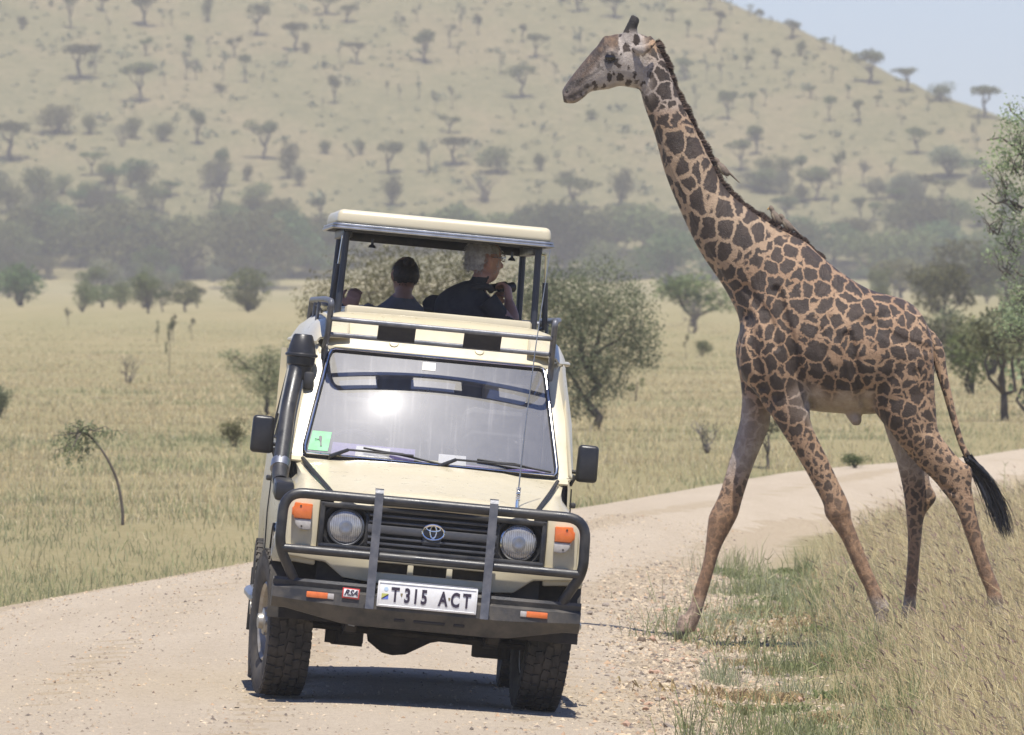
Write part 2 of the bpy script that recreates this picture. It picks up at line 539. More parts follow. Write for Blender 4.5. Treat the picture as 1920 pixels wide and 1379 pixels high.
M_TYRE = pm('tyre_rubber', (.022, .021, .020), (.085, .072, .056), 7, .8, 0, .3, 80)
M_RIM = pm('wheel_rim', (.42, .40, .36), (.30, .26, .20), 9, .4, .5)
M_CHROME = pm('chrome', (.75, .75, .76), None, rough=.12, metal=1)
M_ALU = pm('dull_aluminium', (.42, .43, .46), (.30, .31, .33), 14, .38, .9)
M_STEELG = pm('grey_painted_tube', (.10, .105, .12), (.17, .17, .18), 14, .42, .3, .15, 120)
M_UNDER = pm('underbody_dirt', (.018, .016, .015), (.05, .042, .034), 6, .8)
M_DARK = pm('dark_interior', (.018, .018, .022), (.03, .03, .034), 5, .8)
M_ORANGE = pm('orange_lens', (.75, .19, .045), (.66, .15, .035), 25, .3, coat=.4)
M_CLEAR = pm('clear_lens', (.42, .39, .36), (.5, .47, .44), 60, .3, coat=.3)
M_WHITE = pm('plate_white', (.80, .80, .79), (.74, .73, .70), 20, .4)
M_INK = pm('plate_ink', (.035, .025, .045), None, rough=.5)
M_RED = pm('sticker_red', (.55, .06, .05), None, rough=.4)
M_GREENST = pm('sticker_green', (.10, .42, .16), (.14, .50, .22), 18, .5)
M_PURPLE = pm('purple_cloth', (.20, .15, .40), (.27, .21, .48), 60, .9)
M_PAPER = pm('paper', (.72, .70, .66), (.62, .60, .52), 20, .8)
M_YEL = pm('yellow_print', (.55, .47, .12), None, rough=.7)
M_FLAGG = pm('flag_olive', (.50, .50, .13), None, rough=.5)
M_FLAGB = pm('flag_blue', (.12, .18, .62), None, rough=.5)
M_PALEB = pm('pale_blue_print', (.52, .66, .80), None, rough=.5)
M_SEAT = pm('seat_cloth', (.022, .022, .026), (.035, .034, .034), 30, .9)

def lens_mat():
    m, t, p = nodes('headlight_glass')
    co = nd(t, 'ShaderNodeTexCoord').outputs['Object']
    wv = nd(t, 'ShaderNodeTexWave', ins={'Scale': 28.0, 'Distortion': .3}); t.links.new(co, wv.inputs['Vector'])
    n = noise_(t, 26, 4, .7, co)
    t.links.new(mixc(t, .4, ramp(t, n.outputs[0], [(.3, (.26, .25, .25)), (.7, (.60, .58, .55))]), ramp(t, wv.outputs[0], [(0, g3(.3)), (1, g3(.6))])), p.inputs['Base Color'])
    p.inputs['Metallic'].default_value = .55; p.inputs['Roughness'].default_value = .32
    p.inputs['Coat Weight'].default_value = 1; p.inputs['Coat Roughness'].default_value = .06
    bump(t, p, wv.outputs[0], .4, .006)
    return m
M_LENS = lens_mat()

def windscreen_mat():
    """clear glass under a film of dust: mirror reflection, a wide dusty gloss, some scattered light"""
    m = bpy.data.materials.new('windscreen_glass'); m.use_nodes = True
    t = m.node_tree; t.nodes.clear()
    out = t.nodes.new('ShaderNodeOutputMaterial')
    co = nd(t, 'ShaderNodeTexCoord').outputs['Object']
    n1 = noise_(t, 5, 6, .7, co); n2 = noise_(t, 38, 5, .75, co)
    mp = nd(t, 'ShaderNodeMapping', ins={'Scale': (34, 1.5, 1.5)}); t.links.new(co, mp.inputs[0])
    n3 = noise_(t, 1.0, 3, .6, mp.outputs[0])
    tr = nd(t, 'ShaderNodeBsdfTransparent', ins={'Color': (.84, .85, .87, 1)})
    gl = nd(t, 'ShaderNodeBsdfGlossy', ins={'Roughness': .012, 'Color': (1, .97, .90, 1)})
    rg = nd(t, 'ShaderNodeBsdfGlossy', ins={'Roughness': .47, 'Color': (.98, .97, .95, 1)})
    df = nd(t, 'ShaderNodeBsdfDiffuse', ins={'Color': (.52, .50, .50, 1)})
    a = nd(t, "ShaderNodeMixShader"); a.inputs[0].default_value = .24; t.links.new(tr.outputs[0], a.inputs[1]); t.links.new(gl.outputs[0], a.inputs[2])
    dust = mth(t, 'ADD', ramp(t, n1.outputs[0], [(.3, g3(.02)), (.7, g3(.10))]), ramp(t, n2.outputs[0], [(.64, g3(0)), (.72, g3(.28))]))
    dust = mth(t, 'ADD', dust, ramp(t, n3.outputs[0], [(.56, g3(0)), (.75, g3(.16))]))
    b_ = nd(t, 'ShaderNodeMixShader'); t.links.new(dust, b_.inputs[0]); t.links.new(a.outputs[0], b_.inputs[1]); t.links.new(df.outputs[0], b_.inputs[2])
    c = nd(t, 'ShaderNodeMixShader'); c.inputs[0].default_value = .034; t.links.new(b_.outputs[0], c.inputs[1]); t.links.new(rg.outputs[0], c.inputs[2])
    rs = nd(t, 'ShaderNodeBsdfGlossy', ins={'Roughness': .17, 'Color': (.95, .96, 1, 1)})
    d_ = nd(t, 'ShaderNodeMixShader'); d_.inputs[0].default_value = .0011; t.links.new(c.outputs[0], d_.inputs[1]); t.links.new(rs.outputs[0], d_.inputs[2])
    t.links.new(d_.outputs[0], out.inputs[0])
    return m
M_WIND = windscreen_mat()
M_TINT = pm('side_glass', (.012, .014, .016), None, rough=.05, spec=.8)

veh_xy = (-.543, 60.75)
VEH = empty('safari_vehicle', (*veh_xy, hz(*veh_xy) + .002), 'cream off-road safari vehicle with raised pop-up roof leaning on the gravel road', 'safari vehicle')
ROLL, YAW = 5.3, 2.4
VEH.rotation_euler = (R(-.3), R(ROLL), R(YAW))

# --- body shell ------------------------------------------------------------
def mirror(pts): return [(-x, y, z) for x, y, z in pts]
def side_x(y): return float(np.interp(y, [-.70, .55, 1.5, 4.1], [.80, .775, .82, .82]))
body_ = MB()
for s in (-1, 1):
    rows = []
    for y in [.56, .8, 1.1, 1.5, 2.2, 2.98, 3.6, 4.12]:
        x = side_x(y)
        lean = float(np.interp(y, [.56, .97, 1.5, 4.12], [0, 0, 0, 0]))
        top = float(np.interp(y, [.56, .97, 4.12], [1.30, 1.90, 1.90]))
        k = (top - 1.28) / (1.90 - 1.28)
        xt = x - .095 * k
        zb = .50
        if abs(y - 2.98) < .45: zb = .84
        r_ = [(s * (x - .03), y, zb), (s * x, y, zb + .05 if zb > .6 else .60), (s * (x + .012), y, .93), (s * x, y, 1.22), (s * (x - .012), y, 1.28), (s * (xt + .01), y, top - .02), (s * (xt - .005), y, top)]
        rows.append(r_)
    body_.grid(rows, .012)
    # high roof flank curling in to the hatch
    rows = []
    for y, h in [(.94, .0), (1.02, .06), (1.14, .10), (1.3, .125), (2.2, .14), (3.2, .14), (3.9, .12), (4.12, .05)]:
        xg = (.655 if y < .97 else float(np.interp(y, [.97, 1.5, 4.1], [.665, .735, .735])))
        rows.append([(s * (xg + .012), y, 1.885), (s * (xg + .02), y, 1.90), (s * xg, y, 1.925 + h * .15), (s * (xg - .03), y, 1.93 + h * .5), (s * (xg - .085), y, 1.935 + h * .82), (s * (xg - .16), y, 1.94 + h), (s * .50, y, 1.945 + h * 1.06)])
    body_.grid(rows, .01)
    # rain gutter
    body_.tube(arc_path([(s * .64, .93, 1.83), (s * .672, 1.0, 1.90), (s * .75, 1.5, 1.90), (s * .75, 4.1, 1.90)], .1), .014, 8)
    # windscreen pillar
    body_.grid([[(s * .775, .56, 1.27), (s * .775, .60, 1.27), (s * .80, .75, 1.27)], [(s * .735, .74, 1.55), (s * .755, .80, 1.57), (s * .77, .90, 1.57)], [(s * .66, .95, 1.86), (s * .69, .985, 1.885), (s * .71, 1.05, 1.885)]], .01)
    body_.grid([[(s * .70, .545, 1.262), (s * .745, .55, 1.262), (s * .776, .562, 1.27)], [(s * .652, .735, 1.55), (s * .70, .735, 1.55), (s * .737, .742, 1.55)], [(s * .592, .945, 1.868), (s * .63, .94, 1.868), (s * .662, .95, 1.862)]], .01)
# front roof panel over the windscreen, crowned, and the roof behind the hatch
rows = []
for q in np.linspace(0, 1, 9):
    y = .945 + .33 * q; z = 1.872 + .215 * math.sin(q * math.pi / 2) ** .9
    hw = .64 - .02 * q
    rows.append([(hw * u, y - .045 * (1 - u * u) * (1 - q * .5), z - .012 * u * u * q - .03 * max(0, abs(u) - .86) / .14 * (1 - q * .3)) for u in np.linspace(-1, 1, 17)])
body_.grid(rows, .012)
body_.grid([[(x, y, 2.09 - .01 * (x / .5) ** 2) for x in (-.505, -.25, 0, .25, .505)] for y in (3.45, 4.0, 4.1)], .012)
# header strip between glass and roof, cowl under the glass
body_.grid([[(x, .945 - .05 * (1 - (x / .6) ** 2), 1.862) for x in np.linspace(-.6, .6, 9)], [(x, .95 - .05 * (1 - (x / .6) ** 2), 1.88) for x in np.linspace(-.62, .62, 9)]], .01)
body_.grid([[(x, .50 - .055 * (1 - (x / .76) ** 2), 1.245) for x in np.linspace(-.76, .76, 11)], [(x, .55 - .055 * (1 - (x / .76) ** 2), 1.268) for x in np.linspace(-.76, .76, 11)]], .01)
# rear wall, floor
body_.grid([[(x, 4.12, z) for x in (-.81, -.4, 0, .4, .81)] for z in (.5, 1.28)], .012)
body_.box((0, 4.12, 1.32), (1.6, .02, .1)); body_.box((0, 4.12, 1.88), (1.45, .02, .08))
for x in (-.75, 0, .75): body_.box((x, 4.12, 1.6), (.08, .02, .5))
body_.build('body', M_PAINT, VEH, 40)
for s in (-1, 1):
    b = MB(); b.box((s * .375, 4.10, 1.6), (.68, .006, .50)); b.build('rear_window', M_TINT, VEH)
b = MB(); b.box((0, 2.3, .70), (1.56, 3.5, .03)); b.build('floor', M_DARK, VEH)
# fenders with wheel arches
for s in (-1, 1):
    b = MB(); rows = []
    for y in [-.705, -.69, -.6, -.5, -.42, -.36, -.25, -.1, 0, .1, .25, .36, .42, .50, .565]:
        q = (y + .70) / 1.26
        xs = .545 + .165 * q; zs = 1.075 + .17 * q
        xo = side_x(y) - (.012 if y < -.695 else 0)
        arch = .40 + math.sqrt(max(0, .47 ** 2 - y * y)) if abs(y) < .47 else 0
        zb = max(.70 if y < -.3 else .50, arch)
        flare = .05 if abs(y) < .47 else .0
        zsh = 1.03 + .11 * q
        rows.append([(s * xs, y, zs), (s * (xs + .4 * (xo - xs)), y, zs - .012), (s * (xo - .055), y, zsh + .035), (s * (xo - .012), y, zsh - .015), (s * xo, y, zsh - .07), (s * (xo + .008), y, max(.9, zb + .06)), (s * (xo + flare), y, zb + .02), (s * (xo + flare - .012), y, zb)])
    b.grid(rows, .012)
    b.build('fender', M_PAINT, VEH, 45)
    # black arch lining
    b = MB(); b.grid([[(s * x, .5 * math.cos(a), .40 + .5 * math.sin(a)) for a in np.linspace(0, math.pi, 14)] for x in (.45, .84)], .008); b.build('wheel_arch_liner', M_UNDER, VEH)
# bonnet
b = MB(); rows = []
for q in np.linspace(0, 1, 12):
    y = -.70 + 1.185 * q; hw = .535 + .165 * q
    zc = 1.095 + .175 * q
    row = []
    for u in np.linspace(-1, 1, 15):
        crown = .022 * (1 - u * u) + .008 * (abs(u) < .62)
        yy = y - (.055 * (1 - u * u) * (1 - q) if q < .3 else .055 * (1 - u * u) * q * (q > .8))
        dz = -.045 * max(0, 1 - q / .09) if q < .09 else 0
        row.append((hw * u, yy, zc - .02 + crown + dz))
    rows.append(row)
b.grid(rows, .012); b.build('bonnet', M_PAINT, VEH, 40)
for s in (-1, 1):
    b = MB(); b.tube([(s * .70, .47, 1.256), (s * .645, .02, 1.195), (s * .575, -.46, 1.122), (s * .555, -.60, 1.10), (s * .552, -.69, 1.075)], .011, 8); b.build('bonnet_seal', M_RUB, VEH)
# nose: panels beside the grille, valance with three slots
for s in (-1, 1):
    b = MB(); b.prism([(s * .612, .70), (s * .612, 1.07), (s * .70, 1.072), (s * .765, 1.05), (s * .785, 1.0), (s * .79, .73), (s * .77, .715)], -.712, -.66, bev=.012); b.build('nose_panel', M_PAINT, VEH)
def slot_panel():
    b = MB()
    L = [(-.80, .80), (-.80, .738), (-.56, .722), (-.46, .648), (-.30, .635), (.30, .635), (.46, .648), (.56, .722), (.80, .738), (.80, .80)]
    zt, zb = .748, .695
    slots = [(-.295, -.115), (-.085, .095), (.125, .305)]
    b.prism([(-.78, .802), (-.79, .745), (-.56, .724), (-.46, .65), (-.295, .637), (-.295, .802)], -.735, -.69, bev=.01)
    b.prism([(.79, .802), (.79, .745), (.56, .724), (.46, .65), (.305, .637), (.305, .802)], -.735, -.69, bev=.01)
    b.box((.005, -.7135, .666), (.598, .043, .058), .006)
    b.box((.005, -.7135, .775), (.598, .043, .054), .006)
    for x in (-.1, .11): b.box((x, -.713, .7215), (.032, .041, .055), .004)
    return b
slot_panel().build('front_valance', M_PAINT, VEH)
b = MB(); b.box((0, -.655, .70), (1.2, .03, .16)); b.box((0.01, -.68, .722), (.012, .02, .05)); b.build('radiator_shroud', M_UNDER, VEH)
# grille
GR = empty('grille'); GR.parent = VEH
b = MB()
b.box((0, -.715, 1.032), (1.22, .05, .028), .008); b.box((0, -.715, .812), (1.22, .06, .030), .01)
for s in (-1, 1):
    b.box((s * .597, -.715, .922), (.028, .05, .25), .008)
    # headlight bay: bezel ring cut square outside
    b.lathe([(.118, -.03), (.13, 0), (.135, .012), (.125, .016), (.104, -.012)], Matrix.Translation((s * .466, -.70, .921)) @ Matrix.Rotation(R(90), 4, 'X'), 28)
    b.box((s * .352, -.70, .922), (.018, .03, .19), .004)
b.build('grille_frame', M_BLACK, GR)
b = MB(); b.box((0, -.672, .922), (1.20, .01, .23)); b.build('grille_backing', M_DARK, GR)
for z, hgt, y in [(.998, .016, -.715), (.965, .014, -.705), (.880, .015, -.705), (.848, .015, -.715)]:
    b = MB(); b.box((0, y, z), (.69, .028, hgt), .003); b.build('slat', M_SLAT, GR)
b = MB(); b.box((0, -.713, .925), (.70, .026, .046), .008); b.box((0, -.70, .885), (.10, .03, .05), .006); b.build('slat', pm('grille_grey', (.06, .062, .07), (.08, .08, .085), 20, .35), GR)
# three-ellipse badge
b = MB()
def ellp(cx, cz, a, c_, r, n=40): return [(cx + a * math.cos(q), -.736, cz + c_ * math.sin(q)) for q in np.linspace(0, 2 * math.pi, n, endpoint=False)]
b.tube(ellp(.004, .934, .059, .040, 0), .0062, 8, closed=True); b.tube(ellp(.004, .955, .037, .0155, 0, 30), .0048, 8, closed=True); b.tube(ellp(.004, .938, .0165, .0345, 0, 30), .0048, 8, closed=True)
b.build('badge', M_CHROME, GR)
# headlights and indicators
for s in (-1, 1):
    h = empty('headlight', (s * .466, -.705, .921)); h.parent = VEH
    Mx = Matrix.Rotation(R(90), 4, 'X')
    b = MB(); b.lathe([(.088, -.02), (.100, .0), (.101, .012), (.094, .018), (.088, .012)], Mx, 36); b.build('trim_ring', M_CHROME if s > 0 else M_ALU, h)
    b = MB(); b.lathe([(.09, .004), (.085, .018), (.065, .027), (.04, .032), (0, .034)], Mx, 36); b.build('lens', M_LENS, h)
    b = MB(); b.lathe([(.036, .0325), (.036, .0355), (.028, .0375), (.018, .036), (0, .036)], Mx, 24); b.build('bulb_shield', M_ALU, h)
    i = empty('indicator', (s * .704, -.712, .975)); i.parent = VEH
    sg = s
    b = MB(); b.prism([(-sg * .052, .052), (sg * .045, .056), (sg * .049, .03), (sg * .058, .028), (sg * .058, -.012), (sg * .047, -.016), (sg * .042, -.03), (-sg * .05, -.03)], -.058, 0, bev=.006); b.build('orange_lens', M_ORANGE, i)
    b = MB(); b.prism([(-sg * .05, -.031), (sg * .041, -.031), (sg * .034, -.062), (sg * .015, -.084), (-sg * .015, -.09), (-sg * .05, -.086)], -.052, 0, bev=.006); b.build('clear_lens', M_CLEAR, i)
    for dx, dz in ((.012, .038), (.0, -.07)):
        b = MB(); b.lathe([(.005, 0), (.005, .003), (0, .003)], Matrix.Translation((sg * dx, -.058 if dz > 0 else -.052, dz)) @ Mx, 10); b.build('screw', M_UNDER, i)
# --- bull bar and bumper ---------------------------------------------------
BB = empty('bull_bar', (0, 0, 0)); BB.parent = VEH
b = MB()
hoop = arc_path([(-.715, -.80, .61), (-.80, -.865, .765), (-.815, -.885, .83), (-.812, -.89, 1.083), (.808, -.89, 1.083), (.815, -.885, .83), (.80, -.865, .765), (.715, -.80, .61)], .11, 7)
b.tube(hoop, .028, 14); b.build('hoop_tube', M_BLACK, BB)
b = MB(); b.tube([(-.80, -.875, .783), (.80, -.875, .783)], .024, 12); b.build('cross_tube', M_BLACK, BB)
for s in (-1, 1):
    b = MB()
    for (y0, z0), (y1, z1) in zip([(-.945, .50), (-.93, .66), (-.925, 1.12), (-.915, 1.138)], [(-.93, .66), (-.925, 1.12), (-.915, 1.138), (-.87, 1.138)]):
        b.prism([(0, 0)] * 0 or [(-.0225, 0), (.0225, 0), (.0225, 1), (-.0225, 1)], 0, 1, Matrix(((1, 0, 0, s * .308), (0, .016, y1 - y0, y0 - .008), (0, .0, z1 - z0, z0), (0, 0, 0, 1))) if abs(z1 - z0) > .01 else Matrix(((1, 0, 0, s * .308), (0, 0, y1 - y0, y0), (0, .012, 0, z0 - .006), (0, 0, 0, 1))))
    b.build('upright', M_STEELG, BB)
b = MB()
def bump_row(x):
    k = max(0, (abs(x) - .42) / .40); y = .10 * k * k
    zl = .405 + .062 * min(1, k * 1.2)
    return [(x, -.70 + y * .6, .60), (x, -.885 + y, .628), (x, -.892 + y, .612), (x, -.885 + y, .585), (x, -.925 + y, .572), (x, -.93 + y, .50 + .02 * k), (x, -.86 + y, zl), (x, -.76 + y, zl - .005)]
b.grid([bump_row(x) for x in np.linspace(-.825, .825, 23)], .008)
for s in (-1, 1):
    r_ = bump_row(s * .825); b.prism([(p[1], p[2]) for p in r_], -.004, .004, Matrix.Translation((s * .825, 0, 0)) @ Matrix(((0, 1, 0, 0), (1, 0, 0, 0), (0, 0, 1, 0), (0, 0, 0, 1))))
BP = b.build('bumper', M_BUMP, VEH, 25)
for x, wd in ((-.14, .06), (.02, .17), (.18, .06)):
    b = MB(); b.box((x, -.895, .452), (wd, .012, .02), .006, ('X', R(35))); b.build('slot', M_DARK, BP)
for s in (-1, 1):
    b = MB(); b.lathe([(.014, 0), (.014, .004), (0, .004)], Matrix.Translation((s * .325, -.932, .512)) @ Matrix.Rotation(R(90), 4, 'X'), 14); b.build('bolt_hole', M_DARK, BP)
    k = max(0, (.60 - .42) / .40); yy = -.932 + .10 * k * k
    b = MB(); b.box((s * .59, yy, .548), (.115, .016, .032), .004, ('Z', R(s * 6))); ml = b.build('marker_light', M_ORANGE, BP)
    b = MB(); b.box((s * .517, yy - .009, .547), (.034, .014, .030), .003, ('Z', R(s * 4))); b.build('clear_end', M_CLEAR, ml)
# sticker on the bumper
def text_mesh(txt, size, mat, parent, M, name='lettering', bold=.0, sx=1.0, shear=0.0, depth=.0015):
    cu = bpy.data.curves.new('t', 'FONT'); cu.body = txt; cu.size = size; cu.align_x = 'CENTER'; cu.align_y = 'CENTER'
    cu.offset = bold; cu.extrude = depth; cu.shear = shear; cu.resolution_u = 4
    o = bpy.data.objects.new('t', cu); COL.objects.link(o)
    me = bpy.data.meshes.new_from_object(o.evaluated_get(bpy.context.evaluated_depsgraph_get()))
    bpy.data.objects.remove(o)
    me.transform(M @ Matrix.Rotation(R(90), 4, 'X') @ Matrix.Diagonal((sx, 1, 1, 1)))
    me.materials.clear(); me.name = name
    return link_mesh(name, me, mat, parent)
st = empty('bumper_sticker', (-.412, -.934, .573)); st.parent = VEH
b = MB(); b.box((0, 0, 0), (.092, .004, .056), .0015); b.build('red_border', M_RED, st)
b = MB(); b.box((0, -.003, .001), (.078, .004, .042), .001); b.build('white_face', M_WHITE, st)
text_mesh('RSA', .043, M_INK, st, Matrix.Translation((0, -.006, .002)), 'lettering', .0012, .98, .35, .001)
st.rotation_euler = (0, R(1.5), 0)
# number plate
NP = empty('number_plate', (-.004, -.948, .588)); NP.parent = VEH
b = MB(); b.box((0, 0, 0), (.535, .008, .138), .004); b.build('plate', M_WHITE, NP)
b = MB(); b.box((0, .02, .072), (.53, .045, .006), .002); b.build('bracket', M_ALU, NP)
b = MB(); b.tube([(x, -.005, z) for x, z in ((-.258, -.06), (.258, -.06), (.258, .06), (-.258, .06))], .0022, 6, closed=True); b.build('raised_rim', M_WHITE, NP)
for ch, x in (('T', -.172), ('3', -.107), ('1', -.062), ('5', -.017), ('A', .085), ('C', .150), ('T', .212)):
    text_mesh(ch, .106, M_INK, NP, Matrix.Translation((x, -.0055, -.004)), 'character', .0034, .66)
for x in (-.138, .118):
    b = MB(); b.prism([(-.006, .008), (.006, .008), (.005, -.002), (0, -.012), (-.005, -.002)], -.0055, -.004, Matrix.Translation((x, 0, .002))); b.build('crest', pm('crest_brown', (.16, .13, .07), (.28, .23, .12), 90, .5), NP)
b = MB(); b.prism([(-.018, -.015), (-.018, .014), (.018, .014), (.018, .010)], -.0055, -.004, Matrix.Translation((-.226, 0, -.012))); b.build('flag_field', M_FLAGG, NP)
b = MB(); b.prism([(-.018, -.0155), (.018, .0095), (.018, -.015)], -.0055, -.004, Matrix.Translation((-.226, 0, -.012))); b.build('flag_field', M_FLAGB, NP)
b = MB(); b.prism([(-.018, -.018), (-.018, -.012), (.018, .013), (.018, .006)], -.0062, -.0045, Matrix.Translation((-.226, 0, -.012))); b.build('flag_stripe', M_INK, NP)
b = MB(); b.lathe([(.011, 0), (.011, .0015), (0, .0015)], Matrix.Translation((-.222, -.004, .027)) @ Matrix.Rotation(R(90), 4, 'X'), 16); b.build('round_seal', M_PALEB, NP)

# --- windscreen ------------------------------------------------------------
def wsp(u, v, off=0.0):
    """u across -1..1, v up 0..1 on the glass; off = metres outwards"""
    hw = .70 + (.592 - .70) * v
    x = hw * u; y = .535 + (.945 - .535) * v - .055 * (1 - u * u) - .017 * (1 - (2 * v - 1) ** 2); z = 1.278 + (1.862 - 1.278) * v
    n = Vector((-.0 + .16 * u, -.82, .575)).normalized()
    return Vector((x, y, z)) + n * off
WS = empty('windscreen', (0, 0, 0)); WS.parent = VEH
b = MB(); b.grid([[wsp(u, v) for u in np.linspace(-1, 1, 41)] for v in np.linspace(0, 1, 13)])
me_ws = b.build('glass', M_WIND, WS, 80)
per = [wsp(u, 0, .004) for u in np.linspace(-.97, .97, 16)] + [wsp(.99, .03, .004)] + [wsp(1, v, .004) for v in np.linspace(.08, .93, 8)] + [wsp(.985, .985, .004)] + [wsp(u, 1, .004) for u in np.linspace(.95, -.95, 16)] + [wsp(-.985, .985, .004)] + [wsp(-1, v, .004) for v in np.linspace(.93, .08, 8)] + [wsp(-.99, .03, .004)]
b = MB(); b.tube(per, .014, 8, closed=True); b.build('gasket', M_RUB, WS)
per2 = [p + Vector((0, -.012, .006)) for p in per]
b = MB(); b.tube(per2, .0055, 8, closed=True); b.build('bright_strip', M_CHROME, WS)
def patch(name, u0, u1, v0, v1, off, mat, parent=WS):
    b = MB(); b.grid([[wsp(u, v, off) for u in np.linspace(u0, u1, 4)] for v in (v0, v1)], .0008); return b.build(name, mat, parent, 80)
g = patch('green_sticker', -.97, -.815, .045, .225, .002, M_GREENST)
# small walking figure printed on it
fig = [(-.012, .030), (-.004, .034), (.004, .030), (.006, .018), (.004, -.004), (.007, -.034), (-.002, -.034), (-.004, -.006), (-.010, .008), (-.034, .012), (-.034, .008), (-.012, .012)]
b = MB(); c_ = wsp(-.885, .135, .004); b.prism(fig, -.0006, .0006, Matrix.Translation(c_) @ Matrix.Rotation(R(-35), 4, 'X')); b.build('printed_figure', M_INK, g)
wst = patch('white_sticker', -.135, -.015, .885, .96, .002, M_PAPER)
for q, (a0, a1, h0, h1) in enumerate([(-.122, -.108, .895, .945), (-.098, -.085, .90, .95), (-.072, -.06, .895, .925), (-.055, -.04, .895, .945), (-.03, -.022, .90, .94)]):
    patch('print_mark', a0, a1, h0, h1, .0035, M_ALU, wst)
# wipers
for px_, ang in ((-.545, 0), (.045, 0)):
    wp = empty('wiper', (0, 0, 0)); wp.parent = VEH
    u0 = px_ / .70
    p0 = wsp(u0, -.03, .035); p1 = wsp(u0 + .13, .045, .035); p2 = wsp(u0 + .64, .05, .03)
    b = MB(); b.tube([p0 + Vector((0, .02, -.02)), p0, p1], .010, 8, rad=[.012, .012, .010]); b.tube([p1, (p1 + p2) / 2, p2], .006, 8); b.build('wiper_arm', M_PLAST, wp)
    c0, c1 = wsp(u0 + .24, .095, .014), wsp(u0 + .86, .01, .014)
    if px_ > 0: c0, c1 = wsp(u0 + .30, .085, .014), wsp(min(u0 + .9, .95), .03, .014)
    b = MB(); b.tube([c0, (c0 * .5 + c1 * .5) + Vector((0, -.006, .004)), c1], .006, 6); b.tube([c0 * .8 + c1 * .2, c0 * .5 + c1 * .5 + Vector((0, -.018, .012)), c0 * .2 + c1 * .8], .005, 6); b.build('wiper_blade', M_RUB, wp)
# dashboard with cloth and papers, seats, steering wheel
b = MB(); b.box((0, .78, 1.18), (1.46, .44, .16), .04); b.build('dashboard', M_DARK, VEH)
b = MB(); b.grid([[(x, y, 1.266 + .012 * math.sin(x * 13 + y * 20) + .07 * (y - .56)) for x in np.linspace(-.70, .70, 30)] for y in np.linspace(.56, .96, 8)], .004); b.build('dash_cloth', M_PURPLE, VEH)
b = MB(); b.grid([[wsp(u, v, -.02 - .05 * (1 - v / .24)) for u in np.linspace(-.80, -.13, 8)] for v in (.02, .1, .17 )], .003); b.build('hanging_cloth', M_PURPLE, VEH)
for (u0, u1, v0, v1, mt) in ((-.60, -.33, .02, .135, M_PAPER), (.06, .28, .02, .13, M_PAPER)):
    pp = patch('paper_sheet', u0, u1, v0, v1, -.012, mt, VEH)
patch('yellow_leaflet', -.03, .06, .02, .06, -.010, M_YEL, VEH)
for s in (-1, 1):
    se_ = empty('front_seat', (s * .42, 1.30, .95)); se_.parent = VEH
    b = MB(); b.box((0, 0, 0), (.48, .5, .16), .05); b.build('seat_cushion', M_SEAT, se_)
    b = MB(); b.box((0, .25, .36), (.46, .14, .62), .06, ('X', R(-10))); b.build('seat_back', M_SEAT, se_)
    b = MB(); b.box((0, .30, .74), (.26, .10, .16), .04); b.build('head_rest', M_SEAT, se_)
b = MB(); b.tube([(-.42 + .19 * math.cos(a), 1.0 - .08 * math.sin(a), 1.26 + .17 * math.sin(a)) for a in np.linspace(0, 2 * math.pi, 28, endpoint=False)], .014, 8, closed=True); b.tube([(-.6, 1.0, 1.26), (-.42, .98, 1.26), (-.24, 1.0, 1.26)], .012, 6); b.tube([(-.42, .98, 1.26), (-.42, .8, 1.15)], .02, 8); b.build('steering_wheel', M_PLAST, VEH)
# side windows, doors lines
for s in (-1, 1):
    for y0, y1 in ((1.05, 1.72), (1.85, 2.75), (2.85, 3.85)):
        def sp(y, z): return (s * (side_x(y) - .012 - .095 * (z - 1.28) / .62 + .006), y, z)
        b = MB(); b.grid([[sp(y, z) for y in np.linspace(y0, y1, 4)] for z in (1.34, 1.82)], .003); wdw = b.build('side_window', M_TINT, VEH)
        b = MB(); b.tube(arc_path([sp(y0, 1.34), sp(y1, 1.34), sp(y1, 1.82), sp(y0, 1.82), sp(y0, 1.34)], .05, 3), .010, 6); b.build('frame', M_RUB, wdw)
    for y in (.60, 1.78):
        b = MB(); b.tube([(s * (side_x(y) + .010), y, .60), (s * (side_x(y) + .018), y, .93), (s * (side_x(y) + .008), y, 1.22)], .004, 6); b.build('door_gap', M_RUB, VEH)
    b = MB(); b.box((s * (side_x(1.6) + .03), 1.62, 1.12), (.03, .14, .03), .008); b.build('door_handle', M_BLACK, VEH)
    # side step and mud flap
    b = MB(); b.tube(arc_path([(s * .70, .62, .50), (s * .885, .66, .47), (s * .885, 2.3, .47), (s * .70, 2.36, .50)], .1), .034, 10); b.build('side_step', M_ALU, VEH)
    b = MB(); b.box((s * .72, 3.46, .40), (.28, .012, .36), .004); b.build('mud_flap', M_RUB, VEH)
    # mirrors
    mr = empty('side_mirror', (s * (.925 if s < 0 else .865), .70, 1.365)); mr.parent = VEH
    b = MB(); b.box((0, 0, 0), (.128 if s < 0 else .12, .07, .205), .022, None, 3, (.94, 1)); b.build('mirror_housing', M_PLAST, mr)
    b = MB(); b.box((0, .037, 0), (.10, .004, .17), .0015); b.build('mirror_glass', M_CHROME, mr)
    b = MB(); b.tube([(-s * .14, .02, -.12), (-s * .08, 0, -.12), (-s * .06, 0, -.07)], .013, 8); b.tube([(-s * .14, .04, -.05), (-s * .05, 0, -.05)], .011, 8); b.box((-s * .13, .03, -.10), (.03, .06, .10), .006); b.build('mirror_bracket', M_BLACK, mr)
